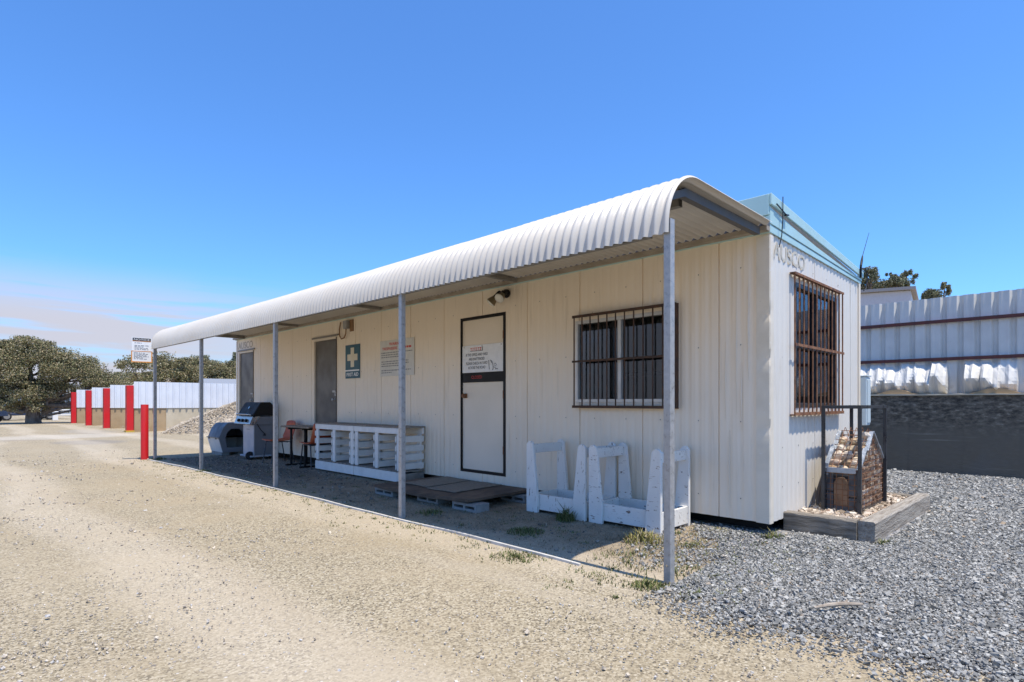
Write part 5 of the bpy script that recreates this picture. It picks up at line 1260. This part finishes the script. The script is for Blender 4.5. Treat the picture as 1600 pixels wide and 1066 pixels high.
# ================================================================== BACKGROUND: storage bays and posts
def bays():
    Y = [27.8, 32.9, 38.2, 43.9]; X0 = [5.86, 5.98, 6.12, 6.27]
    names = ['long storage bay wall behind the rock heap, white sheeting over a pale and brown base', 'second storage bay wall, white sheeting over brown base', 'third storage bay wall from the hut, white sheeting over brown base', 'storage bay wall next to the spreading tree, white sheeting over brown base']
    for k, (y, x0) in enumerate(zip(Y, X0)):
        z = gz(0, y); L = 20 if k == 0 else 14
        t = thing('bay_wall', (x0, y, z), names[k], 'bay wall', 'walls of the storage bays')
        xs = x0 + 1.15 if k == 0 else x0 + 13
        zt = .95 - z
        mb = MB(); mb.box(x0, xs, y - .10, y + .10, z - .2, z + .98); part('block_base', mb, M['plyb'], t)
        if k == 0:
            mb = MB(); mb.box(xs + .003, x0 + L, y - .11, y + .10, z - .2, z + 1.0); part('concrete_base', mb, M['conc'], t)
        # trapezoid ribbed sheet
        p = .25; V = []; xs_ = np.arange(x0 - .02, x0 + L, p); prof = []
        for x in xs_:
            for u, d in ((0, 0), (.155, 0), (.175, .045), (.225, .045)): prof.append((x + u, y - .13 - d))
        m = len(prof); zz = (z + .97, z + 2.06)
        V = [(a, b, q) for q in zz for a, b in prof]; F = [(i, i + 1, m + i + 1, m + i) for i in range(m - 1)]
        npmesh('sheeting', V, F, M['sheet'], t)
        mb = MB(); mb.box(x0, x0 + L - .3, y + .11, y + .16, z + 1.5, z + 1.56); mb.box(x0, x0 + L - .3, y + .11, y + .16, z + 1.9, z + 1.96); mb.box(x0 - .02, x0 + L - .3, y - .125, y + .11, z + 1.02, z + 1.9); part('backing_rail', mb, M['fence_sheet'], t)
    lab = ['tall red square post with yellow foot at the end of the long bay wall', 'red square post at the end of the second bay wall', 'red square post at the end of the third bay wall', 'red square post beside the spreading tree']
    for k, (y, x0) in enumerate(zip(Y, X0)):
        z = gz(0, y); t = thing('red_post', (x0 - .16, y - .05, z), lab[k], 'post', 'red posts at the ends of the bay walls'); a, b = x0 - .28, x0 - .04
        mb = MB(); mb.box(a, b, y - .19, y - .17, z - .1, z + 1.9); mb.box(a, b, y + .05, y + .07, z - .1, z + 1.9); mb.box(a + .11, a + .13, y - .17, y + .05, z - .1, z + 1.895); mb.box(a + .002, a + .02, y - .17, y + .05, z - .1, z + 1.897); part('column', mb, M['red'], t, bevel=.004)
        mb = MB(); mb.box(a - .03, b + .02, y - .24, y + .11, z - .02, z + (.07 if k == 0 else .02)); part('base_plate', mb, M['yellow'] if k == 0 else M['conc'], t)
    x, y = 3.04, 13.52
    t = thing('red_bollard', (x, y, 0), 'short round red bollard beside the awning post with the notice board', 'bollard')
    mb = MB(); mb.lathe([(.069, -.1), (.069, 1.10), (.066, 1.108), (.0, 1.11)], Matrix.Translation((x, y, 0)), 24); part('pipe', mb, M['red'], t, smooth=40)
    # notice board on the farthest post
    xp = px_(13.25); t = thing('notice_board', (xp, 13.25, 1.9), 'double notice sign with orange borders bracketed to the awning post behind the round red bollard', 'sign')
    X0_, X1_ = 2.755, 3.09; yy = 13.215
    mb = MB(); mb.box(X0_, X1_, yy, yy + .006, 2.165, 2.425); mb.box(X0_ - .012, X1_ + .012, yy - .004, yy + .006, 1.935, 2.16); u = part('board', mb, M['white'], t)
    q = yy - .002; q2 = yy - .006
    mb = MB(); mb.box(X0_ + .012, X1_ - .012, q, yy - .0005, 2.3555, 2.414); part('header', mb, M['ink'], t)
    mb = MB(); text_geo(mb, 'NOTICE', WALLY((X0_ + .035, q - .001, 2.366)), .265, .034); part('heading', mb, M['white'], t)
    mb = MB(); mb.box(X0_ + .012, X1_ - .012, q, yy - .0005, 2.345, 2.3545)
    a, b = X0_ - .012, X1_ + .012
    part('orange_line', mb, M['orange_border'], t); mb = MB()
    mb.box(a, b, q2, yy - .0045, 1.935, 1.955); mb.box(a, b, q2, yy - .0045, 2.148, 2.16); mb.box(a, a + .018, q2, yy - .0045, 1.956, 2.147); mb.box(b - .018, b, q2, yy - .0045, 1.956, 2.147); parts('orange_border', mb, M['orange_border'], t)
    mb = MB(); lines_geo(mb, WALLY((X0_ + .045, q, 2.18)), .25, .15, [.5, .0, .95, .6, .9, .95], 21); part('small_print', mb, M['ink_grey'], t); mb = MB(); lines_geo(mb, WALLY((X0_ + .03, q2, 1.97)), .27, .165, [.7, .9, .8, .95, .6, .9, .0], 22); part('small_print', mb, M['ink_grey'], t)
    mb = MB(); mb.bar((3.0, yy + .018, 2.12), (xp - .02, 13.235, 2.12), .02, .025); mb.bar((3.0, yy + .018, 2.27), (xp - .02, 13.235, 2.27), .02, .025); parts('bracket', mb, M['galv'], t)
bays()
def gravel_heap():
    c = (12.3, 24.9); V = []; F = []; nr, na = 40, 90; r = np.random.default_rng(3)
    for i in range(nr + 1):
        q = i / nr
        for k in range(na):
            a = 2 * math.pi * k / na; rad = q * (6.1 + .4 * math.sin(3 * a + 1) + .3 * math.sin(7 * a)); rad_y = rad * .46
            h = 2.7 * (1 - q) ** .95 if q > .12 else 2.7 * (.88 - .6 * q * q) ** .95 * 1.0
            V.append((c[0] + rad * math.cos(a), c[1] + rad_y * math.sin(a), -.06 + h + r.normal(0, .03) * (q < .98) + .05 * math.sin(a * 11 + q * 9) * (1 - q)))
    for i in range(nr):
        for k in range(na):
            F.append((i * na + k, (i + 1) * na + k, (i + 1) * na + (k + 1) % na, i * na + (k + 1) % na))
    m, nt, b, vec = newmat('heap_of_crushed_rock', 'World'); g = voro(nt, vec, 16, 'Color'); s = nt.nodes.new('ShaderNodeSeparateColor'); nt.links.new(g, s.inputs[0])
    cc = ramp(nt, s.outputs[0], [(0, (.2, .16, .115)), (.3, (.31, .255, .185)), (.6, (.38, .32, .24)), (1, (.44, .38, .30))]); nt.links.new(cc, b.inputs['Base Color']); b.inputs['Roughness'].default_value = .95
    bump(nt, b, s.outputs[1], .8, .04)
    t = thing('gravel_heap', (c[0], c[1], -.06), 'sloping heap of tan crushed rock in the storage bay behind the kennel', 'gravel heap')
    o = npmesh('heap_body', V, F, m, t, smooth=False)
    n = 9000; ang = r.uniform(2.0, 5.6, n); q = r.uniform(.02, 1.03, n) ** .7; rad = q * 6.1
    h = 2.7 * np.clip(1 - q, 0, 1) ** .95; S = r.gamma(3, .0095, n).clip(.012, .075)
    P = np.stack([c[0] + rad * np.cos(ang), c[1] + rad * .46 * np.sin(ang), -.06 + np.minimum(h, 2.35) + .0], 1)
    tag(stones('loose_rock', P, S, island('heap_rock', [(0, (.18, .145, .10)), (.4, (.33, .27, .195)), (1, (.44, .37, .28))]), .7, 31, parent=t), kind='stuff')
gravel_heap()
# houses beyond the bays
def houses():
    def house(name, a, d, w, dep, hw, hr, rot, wallm, roofm, label, windows=2):
        x, y = pt(a, d); z = gz(x, y); t = thing(name, (x, y, z), label, 'house')
        m4 = Matrix.Translation((x, y, z)) @ Matrix.Rotation(rot, 4, 'Z')
        mb = MB(); v = [m4 @ Vector(p) for p in ((-w / 2, -dep / 2, 0), (w / 2, -dep / 2, 0), (w / 2, dep / 2, 0), (-w / 2, dep / 2, 0), (-w / 2, -dep / 2, hw), (w / 2, -dep / 2, hw), (w / 2, dep / 2, hw), (-w / 2, dep / 2, hw), (-w / 2, 0, hr - .1), (w / 2, 0, hr - .1))]
        mb.add(v, [(0, 1, 5, 4), (2, 3, 7, 6), (1, 2, 6, 9, 5), (3, 0, 4, 8, 7), (0, 3, 2, 1)]); wl = part('wall', mb, wallm, t)
        mb = MB(); e = .4; k = (hr - hw) / (dep / 2)
        for s in (-1, 1):
            q = [Vector((-w / 2 - e, s * (dep / 2 + e), hw - k * e)), Vector((w / 2 + e, s * (dep / 2 + e), hw - k * e)), Vector((w / 2 + e, 0, hr)), Vector((-w / 2 - e, 0, hr))]
            mb.add([m4 @ p for p in q] + [m4 @ (p + Vector((0, 0, .12))) for p in q], [(0, 1, 2, 3), (4, 5, 6, 7), (0, 1, 5, 4), (0, 4, 7, 3), (1, 2, 6, 5), (2, 3, 7, 6)])
        part('roof', mb, roofm, t)
        for i in range(windows):
            cx = -w / 2 + w * (i + 1) / (windows + 1); mb = MB(); mb.add([m4 @ Vector(p) for p in ((cx - .6, -dep / 2 - .03, 1.0), (cx + .6, -dep / 2 - .03, 1.0), (cx + .6, -dep / 2 - .03, 2.1), (cx - .6, -dep / 2 - .03, 2.1))], [(0, 1, 2, 3)])
            wn = part('window', mb, M['car_glass'], t)
            mb = MB()
            for p, q in (((cx - .65, 1.0), (cx - .65, 2.1)), ((cx + .65, 1.0), (cx + .65, 2.1)), ((cx - .7, .95), (cx + .7, .95)), ((cx - .7, 2.15), (cx + .7, 2.15))): mb.bar(m4 @ Vector((p[0], -dep / 2 - .04, p[1])), m4 @ Vector((q[0], -dep / 2 - .04, q[1])), .08, .06)
            part('frame', mb, M['alu'], wn)
    house('gable_house', -.622, 66, 7.5, 6.0, 2.9, 4.3, R(-52), M['tan_wall'], M['brown_roof'], 'tan house with a gable roof half hidden by trees behind the bays')
    house('long_shed', -.470, 50, 5.2, 5.0, 2.75, 3.2, R(-12), M['pale_wall'], M['grey_roof'], 'low shed with dark roof edge beside the far corner of the hut', 1)
    house('small_house', -.775, 70, 7, 5, 2.6, 3.6, R(-20), M['pale_wall'], M['grey_roof'], 'small pale house glimpsed behind the spreading tree', 1)
    x, y = pt(.628, 30); t = thing('flat_shed', (x, y, 1.25), 'flat roofed pale shed showing above the sheet fence', 'shed')
    m4 = Matrix.Translation((x, y, 1.25)) @ Matrix.Rotation(R(8), 4, 'Z')
    mb = MB(); v = [m4 @ Vector(p) for p in ((-2, -1.55, 0), (3, -1.55, 0), (3, 4, 0), (-2, 4, 0), (-2, -1.55, 5.2), (3, -1.55, 5.0), (3, 4, 5.2), (-2, 4, 5.4))]; mb.add(v, [(0, 1, 5, 4), (1, 2, 6, 5), (2, 3, 7, 6), (3, 0, 4, 7), (4, 5, 6, 7)]); part('wall', mb, M['pale_wall'], t)
    mb = MB(); v = [m4 @ Vector(p) for p in ((-2.2, -1.75, 5.22), (3.2, -1.75, 5.02), (3.2, 4.2, 5.22), (-2.2, 4.2, 5.42), (-2.2, -1.75, 5.36), (3.2, -1.75, 5.16), (3.2, 4.2, 5.36), (-2.2, 4.2, 5.56))]; mb.add(v, [(0, 1, 5, 4), (1, 2, 6, 5), (2, 3, 7, 6), (3, 0, 4, 7), (4, 5, 6, 7), (0, 1, 2, 3)]); part('roof', mb, M['grey_roof'], t)
houses()
# parked cars and bits and pieces under the spreading tree
def car(loc, rz, paint, label):
    t = thing('parked_car', loc, label, 'car', 'cars parked under the spreading tree')
    m4 = Matrix.Translation(loc) @ Matrix.Rotation(rz, 4, 'Z')
    def sh(y, prof, w0, w1): return [m4 @ Vector((y_, s * w, z)) for s in (0,) for y_, w, z in ()]
    prof = [(-2.1, .35), (-2.15, .6), (-2.05, .85), (-1.2, .95), (-.6, 1.4), (.9, 1.45), (1.7, 1.0), (2.05, .9), (2.1, .4)]
    rings = []
    for s in (-1, -.93, .93, 1):
        rings.append([m4 @ Vector((x * (1 if abs(s) < 1 else .985), s * (.86 if z < 1.0 else .70), z if abs(s) < 1 else z * .985 + .012)) for x, z in prof])
    mb = MB(); mb.loft(rings); b = part('body', mb, paint, t, bevel=.03)
    for s in (-1, 1):
        mb = MB(); mb.add([m4 @ Vector(p) for p in ((-1.0, s * .83, .98), (1.45, s * .83, 1.0), (.85, s * .72, 1.38), (-.58, s * .72, 1.36))], [(0, 1, 2, 3)]); part('side_window', mb, M['car_glass'], t)
    mb = MB(); mb.add([m4 @ Vector(p) for p in ((-1.19, -.66, .975), (-1.19, .66, .975), (-.66, .6, 1.385), (-.66, -.6, 1.385))], [(0, 1, 2, 3)]); part('windscreen', mb, M['car_glass'], t)
    for s in (-1, 1):
        mb = MB(); mb.mbox(m4 @ Matrix.Translation((-2.12, s * .62, .68)), .06, .32, .13); part('headlight', mb, M['lamp_glass'], t, bevel=.02)
        for x in (-1.3, 1.35):
            q = m4 @ Matrix.Translation((x, s * .8, .31)) @ Matrix.Rotation(math.pi / 2, 4, 'X')
            mb = MB(); mb.lathe([(.1, -.1), (.27, -.1), (.31, -.06), (.31, .06), (.27, .1), (.1, .1)], q, 20); w = part('wheel', mb, M['tyre'], t, smooth=40)
            mb = MB(); mb.lathe([(.19, -.104), (.19, .104)], q, 16); part('rim', mb, M['steel'], w)
    return t
x, y = pt(-.938, 38.5); car((x, y, gz(x, y)), R(-50), M['car_blue'], 'dark car under the spreading tree, half hidden under low branches')
x, y = pt(-.842, 44); car((x, y, gz(x, y)), R(15), M['car_blue'], 'dark blue car parked behind the trunk of the spreading tree')
def clutter():
    x, y = pt(-.776, 45); z = gz(x, y); t = thing('pipe_rail', (x, y, z), 'low white pipe rail between the spreading tree and the red posts', 'railing')
    a = Vector((x - .4, y - .4, z)); b = Vector((x + 1.7, y + .1, z)); mb = MB()
    for h in (.35, .75): mb.tube([a + Vector((0, 0, h)), b + Vector((0, 0, h))], .045, 8)
    parts('rail', mb, M['light_stick'], t, smooth=40); mb = MB()
    for s in (0, .5, 1): p = a.lerp(b, s); mb.tube([p, p + Vector((0, 0, .8))], .05, 8)
    parts('post', mb, M['light_stick'], t, smooth=40)
    x, y = pt(-.787, 43); z = gz(x, y); mb = MB(); mb.box(x - .16, x + .16, y - .16, y + .16, z, z + .6); mb.box(x - .18, x + .18, y - .18, y + .18, z + .61, z + .66)
    tag(part('white_cabinet', mb, M['white'], None, bevel=.02, loc=(x, y, z)), 'small white cabinet beside the pipe rail', 'cabinet')
    x, y = pt(-.819, 43); z = gz(x, y); mb = MB(); mb.tube([(x, y, z), (x, y, z + 1.1)], .11, 10); tag(part('white_pillar', mb, M['white'], None, smooth=40, loc=(x, y, z)), 'thin white pillar near the trunk of the spreading tree', 'pillar')
    x, y = pt(-.802, 46); z = gz(x, y); t = thing('wheelie_bin', (x, y, z), 'grey green bin beside the white cabinet under the tree', 'bin'); mb = MB(); mb.loft([[(x + s * p, y + s * q, z + h) for p, q in ((-1, -1), (1, -1), (1, 1), (-1, 1))] for h, s in ((0.1, .36), (.95, .45))]); part('tub', mb, M['kennel_top'], t); mb = MB(); mb.box(x - .48, x + .48, y - .5, y + .48, z + .96, z + 1.02); part('lid', mb, M['orange'], t, bevel=.02)
clutter()

# ================================================================== camera, sun, sky
cam = bpy.data.cameras.new('camera'); co = bpy.data.objects.new('camera', cam); COL.objects.link(co)
cam.sensor_width = 36; cam.lens = 36 * 907 / 1600; cam.shift_y = (629 - 533) / 1600; cam.clip_end = 5000; cam.clip_start = .05
co.location = (0, 0, 1.15); co.rotation_euler = (math.pi / 2, 0, R(-45))
scene.camera = co
sd = Vector((.004, -.315, .95)).normalized()
su = bpy.data.lights.new('sun', 'SUN'); su.energy = 3.9; su.angle = R(.53); su.color = (1, .925, .81)
so = bpy.data.objects.new('sun', su); COL.objects.link(so); so.rotation_euler = sd.to_track_quat('Z', 'Y').to_euler(); so.location = (0, -10, 30)
w = bpy.data.worlds.new('World'); scene.world = w; w.use_nodes = True; nt = w.node_tree
bg = nt.nodes['Background']; bg.inputs['Strength'].default_value = .142
sky = nt.nodes.new('ShaderNodeTexSky'); sky.sky_type = 'NISHITA'; sky.sun_disc = False
sky.sun_elevation = math.asin(sd.z); sky.sun_rotation = math.atan2(sd.x, sd.y); sky.air_density = 1.0; sky.dust_density = .6; sky.ozone_density = 7
tint = mixc(nt, 1.0, sky.outputs[0], (.59, .89, 1.17), 'MULTIPLY')
tc = nt.nodes.new('ShaderNodeTexCoord'); gen = tc.outputs['Generated']
mp = nt.nodes.new('ShaderNodeMapping'); mp.inputs['Scale'].default_value = (1.7, 1.7, 22); nt.links.new(gen, mp.inputs['Vector'])
sep = nt.nodes.new('ShaderNodeSeparateXYZ'); nt.links.new(gen, sep.inputs[0])
cl = mrange(nt, noise(nt, mp.outputs[0], 2.2, 7, .55, .4), .25, .52)
band = math_(nt, 'MULTIPLY', mrange(nt, sep.outputs[2], .205, .11), mrange(nt, sep.outputs[2], -.08, -.02))
azi = mrange(nt, math_(nt, 'SUBTRACT', sep.outputs[1], sep.outputs[0]), .18, .78)
fac = math_(nt, 'MULTIPLY', math_(nt, 'MULTIPLY', cl, band), azi)
tint = mixc(nt, mrange(nt, sep.outputs[2], .15, .0, 0, .75), tint, (2.45, 2.75, 3.35))
c = mixc(nt, math_(nt, 'MULTIPLY', fac, .97), tint, (2.95, 2.98, 3.45))
nt.links.new(c, bg.inputs['Color'])
scene.view_settings.view_transform = 'Standard'; scene.view_settings.look = 'None'; scene.view_settings.exposure = .62; scene.view_settings.gamma = 1
scene.cycles.max_bounces = 8; scene.cycles.diffuse_bounces = 5; scene.cycles.transparent_max_bounces = 12
